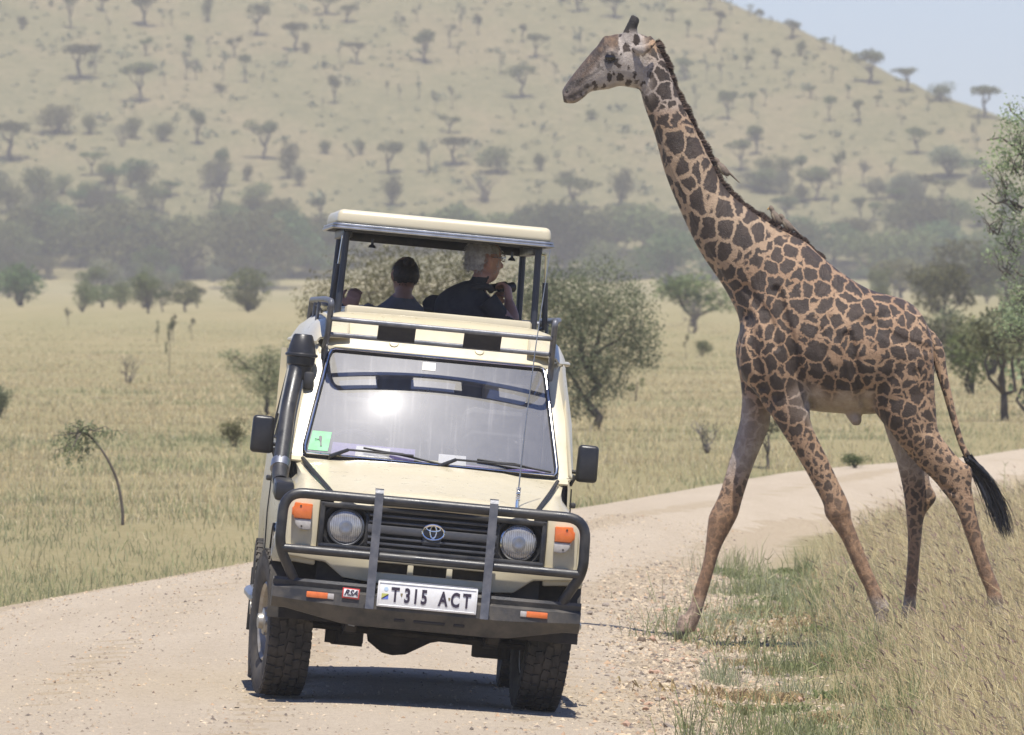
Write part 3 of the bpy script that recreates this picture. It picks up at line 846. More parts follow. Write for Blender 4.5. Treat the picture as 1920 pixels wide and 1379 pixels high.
# --- snorkel on the left of the picture -------------------------------------
SN = empty('snorkel', (0, 0, 0)); SN.parent = VEH
b = MB(); b.box((-.80, .02, 1.085), (.105, .60, .105), .02, ('X', R(2))); b.box((-.84, -.15, 1.085), (.03, .2, .07), .01); b.build('snorkel_base', M_PLAST, SN)
b = MB(); b.tube(arc_path([(-.815, .25, 1.12), (-.822, .33, 1.18), (-.80, .66, 1.52), (-.772, .80, 1.72), (-.762, .82, 1.80)], .08, 5), .043, 16); b.build('snorkel_pipe', M_BLACK, SN)
b = MB(); b.tube([(-.822, .345, 1.185), (-.818, .39, 1.225)], .054, 16); b.build('pipe_band', M_ALU, SN)
b = MB(); b.lathe([(0, -.07), (.060, -.07), (.064, -.01), (.076, .0), (.078, .04), (.09, .046), (.09, .056), (.078, .064), (.072, .10), (.054, .158), (.046, .166), (0, .168)], Matrix.Translation((-.750, .83, 1.765)), 32); b.build('snorkel_cap', M_PLAST, SN)
b = MB(); b.tube([(-.70, .80, 1.70), (-.755, .80, 1.70)], .02, 8); b.box((-.70, .79, 1.68), (.06, .05, .10), .015); b.build('pillar_bracket', M_BLACK, SN)
# aerial
AN = empty('aerial', (.445, -.58, 1.085)); AN.parent = VEH
b = MB(); b.lathe([(.02, 0), (.02, .012), (.012, .02), (.010, .06), (0, .06)], None, 12); b.build('aerial_mount', M_CHROME, AN)
b = MB(); b.tube([(.0105 * math.cos(q), .0105 * math.sin(q), .06 + q * .00135) for q in np.linspace(0, 2 * math.pi * 8, 120)], .0034, 6); b.build('spring', M_CHROME, AN)
b = MB(); b.tube([(0, 0, .12), (.005, .0, .45), (.022, 0, .9), (.052, 0, 1.42)], .003, 6, rad=[.0042, .0034, .003, .0024]); b.build('whip', M_ALU, AN)
# --- roof rack ---------------------------------------------------------------
RK = empty('roof_rack', (0, 0, 0)); RK.parent = VEH
b = MB(); b.tube(arc_path([(-.61, .72, 2.03), (-.585, .64, 2.03), (.585, .64, 2.03), (.61, .72, 2.03)], .05), .014, 10); b.tube([(-.605, .75, 1.945), (.605, .75, 1.945)], .013, 10); b.build('front_rails', M_STEELG, RK)
for s in (-1, 1):
    b = MB(); b.tube(arc_path([(s * .625, .905, 1.80), (s * .628, .90, 1.87), (s * .618, .75, 1.95), (s * .616, .65, 2.125), (s * .645, .9, 2.135), (s * .66, 3.3, 2.135), (s * .665, 3.36, 1.98)], .04), .017, 10); b.build('side_rail', M_STEELG, RK)
    for y in (1.75, 2.55):
        b = MB(); b.tube([(s * .655, y, 2.13), (s * .665, y, 1.98)], .010, 8); b.build('stanchion', M_STEELG, RK)
    b = MB(); b.tube([(s * .657, 2.45, 2.11)] + [(s * (.62 - .02 * math.sin(q)), 2.9 - .25 * math.cos(q), 2.08 - .05 * math.sin(q)) for q in np.linspace(0, math.pi, 8)], .008, 8); b.build('lashing_hook', M_STEELG, RK)
for x in (-.245, .228):
    b = MB(); b.box((x, .690, 1.988), (.207, .012, .145), .003, ('X', R(50))); b.build('black_panel', M_RUB, RK)
b = MB(); b.tube([(-.66, 3.3, 2.12), (.66, 3.3, 2.12)], .012, 8); b.build('rear_rail', M_ALU, RK)
for x in (-.245, .228):
    b = MB(); b.lathe([(.0, 0), (.026, .004), (.024, .012), (0, .013)], Matrix.Translation((x, .955, 1.925)) @ Matrix.Rotation(R(60), 4, 'X'), 14); b.build('mounting_foot', M_PAINT, RK)
# --- hatch coaming and pop-up roof -------------------------------------------
b = MB()
b.box((0, 1.34, 2.075), (1.03, .035, .085), .012, ('X', R(-6))); b.box((0, 1.29, 2.035), (1.0, .05, .022), .008)
for s in (-1, 1): b.box((s * .505, 2.4, 2.085), (.03, 2.1, .05), .008)
b.box((0, 3.44, 2.085), (1.03, .03, .06), .01)
b.build('hatch_coaming', M_PAINT, VEH)
b = MB(); b.tube([(-.49, 1.20, 2.035), (.49, 1.20, 2.035)], .016, 10); b.tube([(-.49, 1.17, 2.01), (.49, 1.17, 2.01)], .010, 8); b.build('hatch_hinge', M_PAINT, VEH)
PU = empty('pop_up_roof', (0, 0, 0)); PU.parent = VEH
b = MB(); b.box((-.015, 2.40, 2.60), (1.20, 2.14, .088), .03, None, 4, (.985, .99)); b.build('roof_shell', M_PAINT, PU)
b = MB()
for z, o in ((2.558, .008), (2.543, .012)):
    b.tube(arc_path([(-.615 - o, 1.5, z), (-.615 - o, 1.33 - o, z), (.585 + o, 1.33 - o, z), (.585 + o, 3.47 + o, z), (-.615 - o, 3.47 + o, z), (-.615 - o, 1.5, z)], .05, 4), .0085, 8)
b.build('edge_trim', M_ALU, PU)
b = MB(); b.box((-.015, 2.40, 2.549), (1.20, 2.15, .010), .003); b.build('headlining', M_DARK, PU)
b = MB()
for s in (-1, 1): b.box((s * .53 - .01, 2.4, 2.517), (.05, 1.9, .05), .006)
b.box((-.01, 1.42, 2.535), (1.1, .04, .02), .006); b.box((-.01, 3.3, 2.517), (1.1, .05, .05), .006)
b.build('roof_frame', M_BLACK, PU)
for s in (-1, 1):
    b = MB(); b.lathe([(.0, 0), (.02, .0), (.016, .012), (.007, .02), (.007, .05), (0, .05)], Matrix.Translation((s * .39 - .01, 1.47, 2.445)) @ Matrix.Diagonal((1.1, 1.1, 1, 1)), 12); b.build('clamp_knob', M_PLAST, PU)
    for y, x in ((1.45, .535), (3.22, .525)):
        b = MB(); b.tube([(s * (x + .012) - .012, y, 2.06), (s * x - .012, y, 2.52)], .019, 10); b.build('roof_post', pm('post_blue_black', (.03, .034, .046), (.04, .043, .055), 20, .45) if (s, y) == (-1, 1.45) else bpy.data.materials['post_blue_black'], VEH)
    gs = empty('gas_strut', (0, 0, 0)); gs.parent = VEH
    b = MB(); b.tube([(s * .60, 1.52, 2.08), (s * .578, 1.48, 2.34)], .016, 10); b.build('cylinder_tube', bpy.data.materials['post_blue_black'], gs)
    b = MB(); b.tube([(s * .578, 1.48, 2.33), (s * .567, 1.46, 2.50)], .006, 8); b.tube([(s * .567, 1.46, 2.49), (s * .535, 1.45, 2.495)], .006, 6); b.build('piston_rod', M_CHROME, gs)
# --- wheels ------------------------------------------------------------------
def wheel_meshes():
    Rr, Wd = .398, .24
    prof = [(.215, -.085), (.225, -.105), (.27, -.126), (.335, -.131), (.372, -.122), (.386, -.108), (.389, -.06), (.390, 0), (.389, .06), (.386, .108), (.372, .122), (.335, .131), (.27, .126), (.225, .105), (.215, .085)]
    b = MB(); b.lathe(prof, Matrix.Rotation(R(90), 4, 'Y'), 72)
    rnd = random.Random(3)
    for row, (x, wdt, cnt, ph) in enumerate([(-.098, .046, 44, 0), (-.049, .038, 36, .5), (0, .040, 36, .2), (.049, .038, 36, .7), (.098, .046, 44, .35)]):
        for k in range(cnt):
            a = 2 * math.pi * (k + ph) / cnt
            rr = .392 if abs(x) < .08 else .387
            b.box((x, math.cos(a) * rr, math.sin(a) * rr), (wdt, 2 * math.pi * rr / cnt * .80, .016), 0, (Matrix.Rotation(a - math.pi / 2, 3, 'X') @ Matrix.Rotation(R(14 if row % 2 else -12), 3, 'Z')))
            if abs(x) > .08: b.box((x * 1.24, math.cos(a) * .366, math.sin(a) * .366), (.012, 2 * math.pi * rr / cnt * .72, .034), 0, (Matrix.Rotation(a - math.pi / 2, 3, 'X')))
    for v in b.bm.verts: v.co.x *= .92
    ty = b.build('tyre', M_TYRE, None, 30)
    b = MB(); b.lathe([(.216, -.092), (.205, -.10), (.19, -.085), (.182, -.05), (.165, -.045), (.10, -.075), (.075, -.082), (.07, -.10), (.045, -.105), (.04, -.13), (0, -.132)], Matrix.Rotation(R(90), 4, 'Y'), 40)
    b.lathe([(.216, .092), (.205, .09), (.19, .02), (.17, -.04)], Matrix.Rotation(R(90), 4, 'Y'), 40)
    for k in range(6): b.lathe([(.011, 0), (.011, .018), (0, .018)], Matrix.Translation((-.082, .07 * math.cos(k * math.pi / 3), .07 * math.sin(k * math.pi / 3))) @ Matrix.Rotation(R(-90), 4, 'Y'), 6)
    ri = b.build('rim', M_RIM, None, 30)
    return ty, ri
TY, RI = wheel_meshes()
AX = R(-1.9)
first = True
for (x, y, steer, spin) in ((-.745, 0, 7, .1), (.672, 0, 4, .5), (-.73, 2.98, 0, .3), (.71, 2.98, 0, .9)):
    wh = empty('wheel', (x, y, .390 - math.sin(AX) * x)); wh.parent = VEH
    wh.rotation_euler = (0, AX, R(steer) + (math.pi if x > 0 else 0))
    if first: t_, r_ = TY, RI
    else:
        t_, r_ = TY.copy(), RI.copy(); COL.objects.link(t_); COL.objects.link(r_)
    first = False
    for o in (t_, r_): o.parent = wh; o.rotation_euler = (spin, 0, 0)
# --- running gear ------------------------------------------------------------
b = MB(); b.tube([(-.62, 0, .415), (.62, 0, .39)], .045, 12); b.lathe([(0, -.16), (.09, -.14), (.145, -.06), (.155, 0), (.145, .07), (.07, .2), (.045, .3)], Matrix.Translation((-.13, 0, .395)) @ Matrix.Rotation(R(90), 4, 'Y'), 20)
b.lathe([(0, -.19), (.11, -.17), (.15, -.08), (.155, .02), (.1, .12)], Matrix.Translation((-.13, 0, .395)) @ Matrix.Rotation(R(90), 4, 'X'), 20); b.build('front_axle', M_UNDER, VEH)
b = MB(); b.tube([(-.62, 2.98, .40), (.62, 2.98, .39)], .05, 12); b.ell((0.0, 2.98, .40), (.17, .17, .165)); b.build('rear_axle', M_UNDER, VEH)
for s in (-1, 1):
    b = MB()
    for k in range(5): b.box((s * .385, 0, .335 + .014 * k), (.075, 1.05 - .12 * (4 - k), .011), .002)
    b.box((s * .385, .0, .285), (.17, .16, .025), .004); b.box((s * .37, -.03, .37), (.145, .14, .17), .01); b.box((s * .46, -.03, .33), (.05, .10, .10), .008); b.tube([(s * .44, -.06, .29), (s * .44, -.06, .46)], .012, 8); b.tube([(s * .33, -.06, .29), (s * .33, -.06, .46)], .012, 8)
    b.box((s * .385, -.55, .44), (.06, .05, .16), .006); b.build('leaf_spring', M_UNDER, VEH)
    b = MB(); b.tube([(s * .47, -.05, .34), (s * .50, .02, .70)], .028, 10); b.lathe([(.035, -.05), (.035, .05)], Matrix.Translation((s * .47, -.05, .33)), 10); b.build('shock_absorber', M_UNDER, VEH)
    b = MB()
    for k in range(4): b.box((s * .52, 2.98, .34 + .014 * k), (.075, 1.3 - .12 * (3 - k), .011), .002)
    b.build('leaf_spring', M_UNDER, VEH)
b = MB(); b.tube([(-.60, -.16, .37), (.60, -.16, .35)], .018, 10); b.build('tie_rod', M_UNDER, VEH)
b = MB(); b.tube([(-.40, -.72, .47), (-.40, -.72, .40), (-.37, -.72, .398)], .006, 6); b.build('bracket_pin', M_ALU, VEH)
b = MB()
for s in (-1, 1): b.box((s * .40, 1.65, .58), (.09, 4.7, .13), .01)
b.box((0, -.3, .60), (1.0, .6, .22), .03); b.box((0, 1.6, .60), (1.3, 3.2, .12), .03); b.box((.02, .9, .50), (.36, 1.0, .22), .05); b.box((0, 3.6, .58), (1.2, .7, .2), .03)
b.build('chassis', M_UNDER, VEH)
b = MB(); b.box((0, .56, .92), (1.5, .02, .62)); b.build('firewall', M_DARK, VEH)
# ------------------------------------------------------------------ giraffe
GY = 75.0
def gw(px, py, dy=0.0): return at(px, py, GY + dy)
def gsec(top, bot, hw, dy=0.0):
    a, b_ = gw(*top, dy), gw(*bot, dy)
    return ((a + b_) / 2, (a - b_) / 2, Vector((0, hw, 0)))
def hsec(x0, x1, py, dep, dy):
    """horizontal leg section between two photo columns"""
    a, b_ = gw(x0, py, dy), gw(x1, py, dy)
    return ((a + b_) / 2, (b_ - a) / 2, Vector((0, dep, 0)))
def lsec(p, q, dep, dy):
    a, b_ = gw(*p, dy), gw(*q, dy)
    return ((a + b_) / 2, (b_ - a) / 2, Vector((0, dep, 0)))
def chain(pts, dy0=0.0):
    """round section chain: (px, py, radius m, dy)"""
    P = [gw(px, py, dy) for px, py, r, dy in pts]; out = []
    for i, (px, py, r, dy) in enumerate(pts):
        tdir = (P[min(i + 1, len(P) - 1)] - P[max(i - 1, 0)]).normalized()
        a = tdir.cross(Vector((0, 1, 0))).normalized(); b_ = tdir.cross(a).normalized()
        out.append((P[i], a * r, b_ * r))
    return out

parts = []
# neck and trunk in one loft: (upper outline, lower outline, half thickness)
body = [gsec((1219, 66), (1200, 168), .075), gsec((1232, 82), (1203, 180), .098), gsec((1251, 123), (1209, 202), .10), gsec((1277, 189), (1228, 255), .11),
        gsec((1303, 240), (1247, 325), .122), gsec((1331, 297), (1277, 399), .14), gsec((1359, 352), (1313, 473), .165),
        gsec((1407, 394), (1360, 544), .20), gsec((1458, 427), (1387, 606), .235), gsec((1508, 452), (1379, 660), .29),
        gsec((1540, 480), (1400, 722), .33), gsec((1580, 513), (1492, 764), .37), gsec((1633, 544), (1580, 776), .385),
        gsec((1690, 560), (1650, 776), .36), gsec((1722, 582), (1700, 768), .30), gsec((1745, 622), (1738, 745), .21)]
parts.append(loft(body, 28, 5))
# shoulder and haunch muscle masses
parts.append(loft([lsec((1432, 560), (1500, 560), .05, -.16), lsec((1396, 620), (1520, 620), .12, -.21), lsec((1386, 690), (1528, 690), .13, -.20), lsec((1418, 740), (1522, 740), .12, -.17), lsec((1440, 775), (1519, 772), .095, -.15)], 20, 4))
parts.append(loft([lsec((1420, 600), (1500, 600), .1, .16), lsec((1386, 680), (1480, 680), .12, .17), lsec((1392, 735), (1462, 735), .11, .16), lsec((1391, 775), (1446, 775), .085, .15)], 20, 4))
parts.append(loft([lsec((1625, 600), (1730, 590), .06, -.17), lsec((1618, 650), (1748, 640), .12, -.2), lsec((1618, 710), (1752, 705), .14, -.19), lsec((1636, 765), (1754, 760), .125, -.17), lsec((1664, 805), (1758, 800), .10, -.16)], 20, 4))
parts.append(loft([lsec((1640, 640), (1740, 640), .1, .16), lsec((1632, 720), (1748, 720), .12, .17), lsec((1648, 780), (1742, 780), .105, .16)], 20, 4))
# hip bone
parts.append(loft([gsec((1596, 590), (1592, 604), .02, -.30), gsec((1612, 580), (1612, 612), .045, -.295), gsec((1645, 572), (1645, 612), .05, -.26), gsec((1680, 575), (1680, 600), .03, -.2)], 12, 4))
# legs
def leg(rows, dy, foot):
    secs = []
    for r in rows: secs.append(lsec(r[0], r[1], r[2], dy))
    if foot:
        c = secs[-1][0]; g = Vector((c.x + foot, c.y, hz(c.x + foot, c.y) + .07))
        secs.append((g, secs[-1][1] * 1.1, secs[-1][2] * 1.1))
    parts.append(loft(secs, 18, 4))
leg([((1430, 640), (1500, 640), .03), ((1426, 690), (1518, 692), .085), ((1432, 735), (1521, 735), .10), ((1441, 770), (1519, 770), .098), ((1459, 800), (1523, 800), .088), ((1494, 855), (1548, 852), .074), ((1525, 910), (1573, 905), .064), ((1543, 945), (1589, 938), .070),
     ((1547, 966), (1595, 958), .074), ((1560, 985), (1597, 975), .058), ((1580, 1016), (1609, 1006), .046), ((1603, 1069), (1630, 1058), .043), ((1620, 1102), (1646, 1094), .043), ((1630, 1128), (1659, 1120), .050),
     ((1637, 1146), (1668, 1138), .052), ((1640, 1160), (1664, 1158), .044)], -.20, -.02)
leg([((1400, 650), (1450, 650), .03), ((1388, 700), (1450, 700), .085), ((1391, 745), (1452, 745), .095), ((1389, 775), (1446, 775), .09), ((1385, 800), (1441, 805), .082), ((1368, 863), (1414, 870), .07), ((1348, 928), (1394, 930), .064), ((1330, 965), (1384, 966), .074), ((1326, 990), (1371, 992), .066),
     ((1319, 1050), (1350, 1033), .046), ((1302, 1105), (1329, 1105), .042), ((1292, 1138), (1318, 1142), .045), ((1277, 1163), (1311, 1165), .052), ((1268, 1176), (1302, 1186), .048)], .16, 0)
leg([((1650, 650), (1730, 645), .03), ((1634, 710), (1748, 705), .10), ((1646, 768), (1755, 760), .12), ((1672, 815), (1759, 806), .105), ((1700, 850), (1781, 840), .085), ((1727, 880), (1803, 864), .072), ((1745, 896), (1823, 880), .064), ((1764, 918), (1822, 912), .058),
     ((1791, 955), (1828, 948), .052), ((1815, 1018), (1843, 1012), .046), ((1834, 1075), (1861, 1068), .043), ((1848, 1108), (1875, 1102), .047), ((1851, 1128), (1882, 1122), .052), ((1858, 1142), (1880, 1142), .044)], -.19, .01)
leg([((1660, 660), (1730, 660), .03), ((1650, 720), (1745, 720), .09), ((1652, 775), (1745, 775), .105), ((1664, 820), (1745, 820), .092), ((1679, 860), (1742, 860), .078), ((1690, 905), (1744, 905), .066), ((1695, 935), (1756, 935), .062), ((1699, 968), (1734, 968), .054),
     ((1702, 1020), (1727, 1020), .045), ((1699, 1080), (1722, 1080), .042), ((1694, 1125), (1718, 1125), .047), ((1690, 1145), (1718, 1145), .046)], .17, -.01)
# two-toed hooves, set on the ground
def hoof(px, dy, back=0.0, slope=.09, py_=None):
    c = gw(px, 1150, dy); g = hz(c.x, c.y)
    for s in (-1, 1):
        cc = Vector((c.x, c.y + s * .034, g))
        parts.append(loft([(cc + Vector((.075, 0, .115)), Vector((.045, 0, 0)), Vector((0, .032, 0))), (cc + Vector((.05, 0, .07)), Vector((.065, 0, .01)), Vector((0, .04, 0))),
                           (cc + Vector((.0, 0, .035)), Vector((.085, 0, .012)), Vector((0, .042, 0))), (cc + Vector((-.02, 0, -.012)), Vector((.10, 0, .0)), Vector((0, .040, 0)))], 14, 3))
hoof(1268, .16); hoof(1642, -.20); hoof(1862, -.19); hoof(1694, .17)
# pastern of the leading leg down to its hoof
parts.append(loft(chain([(1291, 1160, .058, .16), (1282, 1176, .055, .16), (1275, 1192, .05, .16)]), 14, 3))
# tail root and rope
parts.append(loft(chain([(1738, 628, .05, 0), (1756, 655, .05, -.02), (1766, 700, .038, -.05), (1778, 745, .030, -.07), (1791, 795, .025, -.09), (1804, 836, .022, -.1), (1814, 856, .026, -.1)]), 12, 4))
# sheath
parts.append(loft(chain([(1598, 766, .06, -.03), (1602, 780, .05, -.05), (1606, 792, .036, -.06), (1607, 798, .02, -.06)]), 12, 3))
# head
head = [gsec((1054, 170), (1057, 193), .050), gsec((1062, 157), (1077, 191), .066), gsec((1076, 138), (1094, 178), .068), gsec((1096, 113), (1115, 171), .072),
        gsec((1118, 88), (1140, 168), .085), gsec((1137, 70), (1162, 162), .105), gsec((1163, 63), (1184, 165), .115), gsec((1192, 62), (1199, 168), .10), gsec((1219, 70), (1208, 172), .085)]
parts.append(loft(head, 22, 5))
parts.append(loft([gsec((1139, 66), (1150, 84), .03), gsec((1132, 69), (1140, 90), .045), gsec((1122, 82), (1128, 100), .03)], 12, 3))     # forehead boss
for s in (-1, 1):
    parts.append(loft([lsec((1158, 82), (1200, 84), .045, s * .055), lsec((1166, 64), (1197, 66), .036, s * .06), lsec((1173, 50), (1195, 54), .030, s * .065), lsec((1180, 36), (1199, 42), .030, s * .07), lsec((1184, 27), (1198, 34), .024, s * .07)], 14, 4))   # ossicones
    parts.append(loft(chain([(1140, 103, .03, s * .085), (1148, 100, .035, s * .088), (1158, 103, .03, s * .086)]), 10, 3))                 # brow over the eye
    # ear: a leaf held back along the neck
    parts.append(loft([lsec((1184, 87), (1190, 97), .03, s * .10), lsec((1191, 85), (1200, 104), .026, s * .13), lsec((1203, 84), (1211, 103), .020, s * .145), lsec((1215, 81), (1221, 94), .018, s * .15), lsec((1227, 77), (1229, 82), .012, s * .145)], 12, 4))
parts.append(loft([gsec((1060, 181), (1062, 194), .045), gsec((1074, 179), (1078, 194), .055), gsec((1088, 174), (1094, 184), .045), gsec((1100, 168), (1104, 174), .04)], 12, 3))   # lips
g_me, GV = union_smooth('giraffe_body', parts, .0125, 5, .5)

# colour masks from where a point lies on the animal
gx, gy, gz = GV[:, 0], GV[:, 1], GV[:, 2]
ppx = CX + gx / gy * FPX
vv = (gz - CAM.z) / gy
ppy = CY - FPX * (vv * math.cos(PITCH) + math.sin(PITCH)) / (math.cos(PITCH) - vv * math.sin(PITCH))
gn = np.empty(len(g_me.vertices) * 3, np.float32); g_me.vertices.foreach_get('normal', gn); gn = gn.reshape(-1, 3)
dyv = gy - GY
headm = (1 - sstep(150, 205, ppy)) * (1 - sstep(1203, 1226, ppx - (ppy - 100) * .12))
neckm = (1 - sstep(440, 560, ppy + (ppx - 1380) * .6))
legm = sstep(770, 870, ppy)
farin = sstep(.03, .1, dyv) * sstep(725, 760, ppy) * (1 - sstep(860, 930, ppy)) * sstep(0, .5, -gn[:, 1])
belly = sstep(712, 752, ppy + 12 * np.sin(ppx * .12)) * sstep(1505, 1530, ppx) * (1 - sstep(1628, 1650, ppx)) * (1 - sstep(800, 810, ppy)) * (dyv > -.30)
chestin = sstep(1462, 1500, ppx) * (1 - sstep(1512, 1530, ppx)) * sstep(705, 735, ppy) * (1 - sstep(775, 800, ppy)) * .7
fore = ppx < 1640
kneefade = np.where(fore, sstep(900, 985, ppy), sstep(930, 1090, ppy))
throat = (1 - sstep(180, 240, ppy)) * (ppy > 100) * (1 - headm) * .7
pale = np.clip(headm * .95 + farin * .8 + belly * .65 + chestin * .8 + throat + sstep(1112, 1135, ppy) * np.where(ppx < 1340, .35, .8), 0, 1)
spot = np.clip(1 - kneefade * .55 - belly * .9 - farin * .8 - chestin * .5, 0, 1)
# line of the face from nose to forehead
face_t = np.clip((ppx - 1054) / (1139 - 1054), 0, 1)
topline = 178 + (68 - 178) * face_t
nose = headm * (1 - sstep(14, 44, ppy - topline)) * (ppx < 1160)
muzz = headm * (1 - sstep(1064, 1112, ppx + (ppy - 165) * .3))
oss = (1 - sstep(50, 66, ppy)) * (ppx > 1155) * (ppx < 1215)
earm = headm * (np.abs(dyv) > .118) * (ppx > 1182)
brown = np.clip(kneefade * .9 + nose, 0, 1)
ground_z = height(gx, gy)
hoofm = 1 - sstep(.05, .075, gz - ground_z)
def pline(pts, wd):
    P_ = np.array(pts, float); best = np.full(len(ppx), 1e9); q_ = np.stack([ppx, ppy], 1)
    for a_, b2 in zip(P_[:-1], P_[1:]):
        ab = b2 - a_; tt_ = np.clip(((q_ - a_) @ ab) / (ab @ ab), 0, 1)
        best = np.minimum(best, np.linalg.norm(q_ - a_ - tt_[:, None] * ab, axis=1))
    return 1 - sstep(wd * .5, wd * 1.4, best)
crease = headm * np.clip(.85 * pline([(1058, 186), (1078, 178), (1094, 169), (1108, 160)], 2.6) + .7 * pline([(1068, 157), (1090, 150), (1110, 141), (1126, 128)], 3.0) + .5 * pline([(1074, 163), (1092, 157), (1108, 151)], 2.0) + .9 * pline([(1061, 168), (1067, 163)], 3.0) + .8 * pline([(1133, 112), (1140, 117), (1152, 116), (1159, 111)], 3.0) + .7 * pline([(1134, 103), (1144, 98), (1156, 101)], 2.4), 0, 1)
undereye = headm * (1 - sstep(6, 18, np.hypot((ppx - 1143) * .7, ppy - 120)))
dark = np.clip(oss + .35 * muzz + hoofm + crease * .8 + undereye * .35, 0, 1)
small = np.clip(legm + .8 * headm + .45 * sstep(1650, 1740, ppx), 0, 1)
big = np.clip(neckm * (1 - headm) * sstep(215, 262, ppy), 0, 1)
face = headm * (1 - earm)
tailm = sstep(1752, 1762, ppx - np.clip((ppy - 640) * .26, 0, 60) + 8) * (ppy < 862) * (ppy > 650) * (np.abs(dyv) < .16)
small = np.maximum(small, tailm)
for nm, arr in (('mask_a', (spot, small, big)), ('mask_b', (pale, dark, brown)), ('mask_c', (face, earm, muzz))):
    a = np.stack([*arr, np.ones(len(spot))], 1).astype(np.float32)
    q = g_me.attributes.new(nm, 'FLOAT_COLOR', 'POINT'); q.data.foreach_set('color', a.ravel())

def hide_mat():
    m, t, p = nodes('giraffe_hide')
    co = nd(t, 'ShaderNodeTexCoord').outputs['Object']
    def att(n):
        a = nd(t, 'ShaderNodeAttribute', attribute_name=n); s_ = nd(t, 'ShaderNodeSeparateColor')
        t.links.new(a.outputs['Color'], s_.inputs[0]); return s_.outputs
    A, B_, C_ = att('mask_a'), att('mask_b'), att('mask_c')
    # ragged distortion
    def warp(vec, sc, amt):
        n = nd(t, 'ShaderNodeTexNoise', ins={'Scale': sc, 'Detail': 3, 'Roughness': .6}); t.links.new(vec, n.inputs['Vector'])
        s_ = nd(t, 'ShaderNodeVectorMath', operation='SUBTRACT'); t.links.new(n.outputs['Color'], s_.inputs[0]); s_.inputs[1].default_value = (.5, .5, .5)
        k = nd(t, 'ShaderNodeVectorMath', operation='SCALE'); t.links.new(s_.outputs[0], k.inputs[0]); k.inputs['Scale'].default_value = amt
        a = nd(t, 'ShaderNodeVectorMath', operation='ADD'); t.links.new(vec, a.inputs[0]); t.links.new(k.outputs[0], a.inputs[1]); return a.outputs[0]
    v = warp(warp(warp(co, 5.0, .08), 24.0, .05), 75.0, .022)
    # patches are close to columns through the skin: squash the depth coordinate
    def vor(scale, sq=(1, .45, 1), off=(0, 0, 0)):
        mp = nd(t, 'ShaderNodeMapping', ins={'Scale': sq, 'Location': off}); t.links.new(v, mp.inputs[0])
        d = nd(t, 'ShaderNodeTexVoronoi', feature='DISTANCE_TO_EDGE', ins={'Scale': scale, 'Randomness': .9}); t.links.new(mp.outputs[0], d.inputs['Vector'])
        return mth(t, 'DIVIDE', d.outputs['Distance'], 1.0)
    mid, big_, sm = vor(10.3, (1.0, .45, .9)), vor(8.4, (1.15, .5, .8), (.3, 0, .2)), vor(17.5, (1.1, .7, .8))
    def lines(dist, w0, w1): return ramp(t, dist, [(w0, g3(0)), (w1, g3(1))])
    lm, lb, ls = lines(mid, .045, .095), lines(big_, .065, .11), lines(sm, .08, .16)
    edge = mth(t, 'MULTIPLY', mth(t, 'SUBTRACT', noise_(t, 7, 2, .5, co).outputs[0], .5), .9)
    hard = lambda a: ramp(t, mth(t, 'ADD', a, edge), [(.48, g3(0)), (.52, g3(1))])
    f = mixc(t, hard(A[2]), lm, lb)
    f = mixc(t, hard(A[1]), f, ls)
    hair = noise_(t, 120, 3, .7, co)
    big_n = noise_(t, 3.0, 4, .6, co)
    mid_n = noise_(t, 14, 5, .7, co)
    tan = ramp(t, big_n.outputs[0], [(.35, (.29, .175, .098)), (.6, (.38, .245, .145))])
    tan = mixc(t, A[2], tan, (.355, .25, .16))
    tan = mixc(t, B_[2], tan, ramp(t, mid_n.outputs[0], [(.35, (.18, .10, .056)), (.65, (.35, .21, .115))]))
    tan = mixc(t, B_[0], tan, ramp(t, mid_n.outputs[0], [(.35, (.30, .255, .22)), (.65, (.47, .415, .365))]))
    tan = mixc(t, mth(t, 'MULTIPLY', B_[2], C_[0]), tan, ramp(t, mid_n.outputs[0], [(.4, (.05, .034, .026)), (.62, (.17, .105, .062))]))
    patch = ramp(t, big_n.outputs[0], [(.3, (.026, .017, .012)), (.6, (.055, .036, .026))])
    patch = mixc(t, .5, patch, ramp(t, mid_n.outputs[0], [(.35, (.022, .015, .011)), (.65, (.075, .05, .035))]))
    patch = mixc(t, mth(t, 'MULTIPLY', A[1], mth(t, 'SUBTRACT', 1.0, C_[0])), patch, (.07, .045, .03))
    s_ = mth(t, 'MULTIPLY', f, A[0])
    # the face keeps only a few small spots, below and behind the eye
    vf = nd(t, 'ShaderNodeTexVoronoi', ins={'Scale': 15.0, 'Randomness': .8})
    mpf = nd(t, 'ShaderNodeMapping', ins={'Scale': (1.2, .7, .85)}); t.links.new(v, mpf.inputs[0]); t.links.new(mpf.outputs[0], vf.inputs['Vector'])
    fs = ramp(t, vf.outputs['Distance'], [(.36, g3(1)), (.43, g3(0))])
    ff = mth(t, 'MULTIPLY', fs, mth(t, 'SUBTRACT', 1.0, mth(t, 'ADD', mth(t, 'MULTIPLY', C_[2], 1.4), B_[2], True), True))
    s_ = mixc(t, C_[0], s_, ff)
    s_ = mth(t, 'MULTIPLY', s_, mth(t, 'SUBTRACT', 1.0, C_[1]))
    c = mixc(t, s_, tan, patch)
    c = mixc(t, mth(t, 'MULTIPLY', C_[2], .45), c, (.13, .105, .095))
    c = mixc(t, B_[1], c, (.022, .018, .017))
    c = mixc(t, .22, c, ramp(t, hair.outputs[0], [(.3, g3(.25)), (.7, g3(.75))]), 'OVERLAY')
    t.links.new(c, p.inputs['Base Color'])
    p.inputs['Roughness'].default_value = .52
    p.inputs['Specular IOR Level'].default_value = .38
    p.inputs['Sheen Weight'].default_value = .05
    p.inputs['Sheen Roughness'].default_value = .4
    mp_f = nd(t, 'ShaderNodeMapping', ins={'Scale': (9, 3, 3.2), 'Rotation': (0, .35, 0)}); t.links.new(co, mp_f.inputs[0])
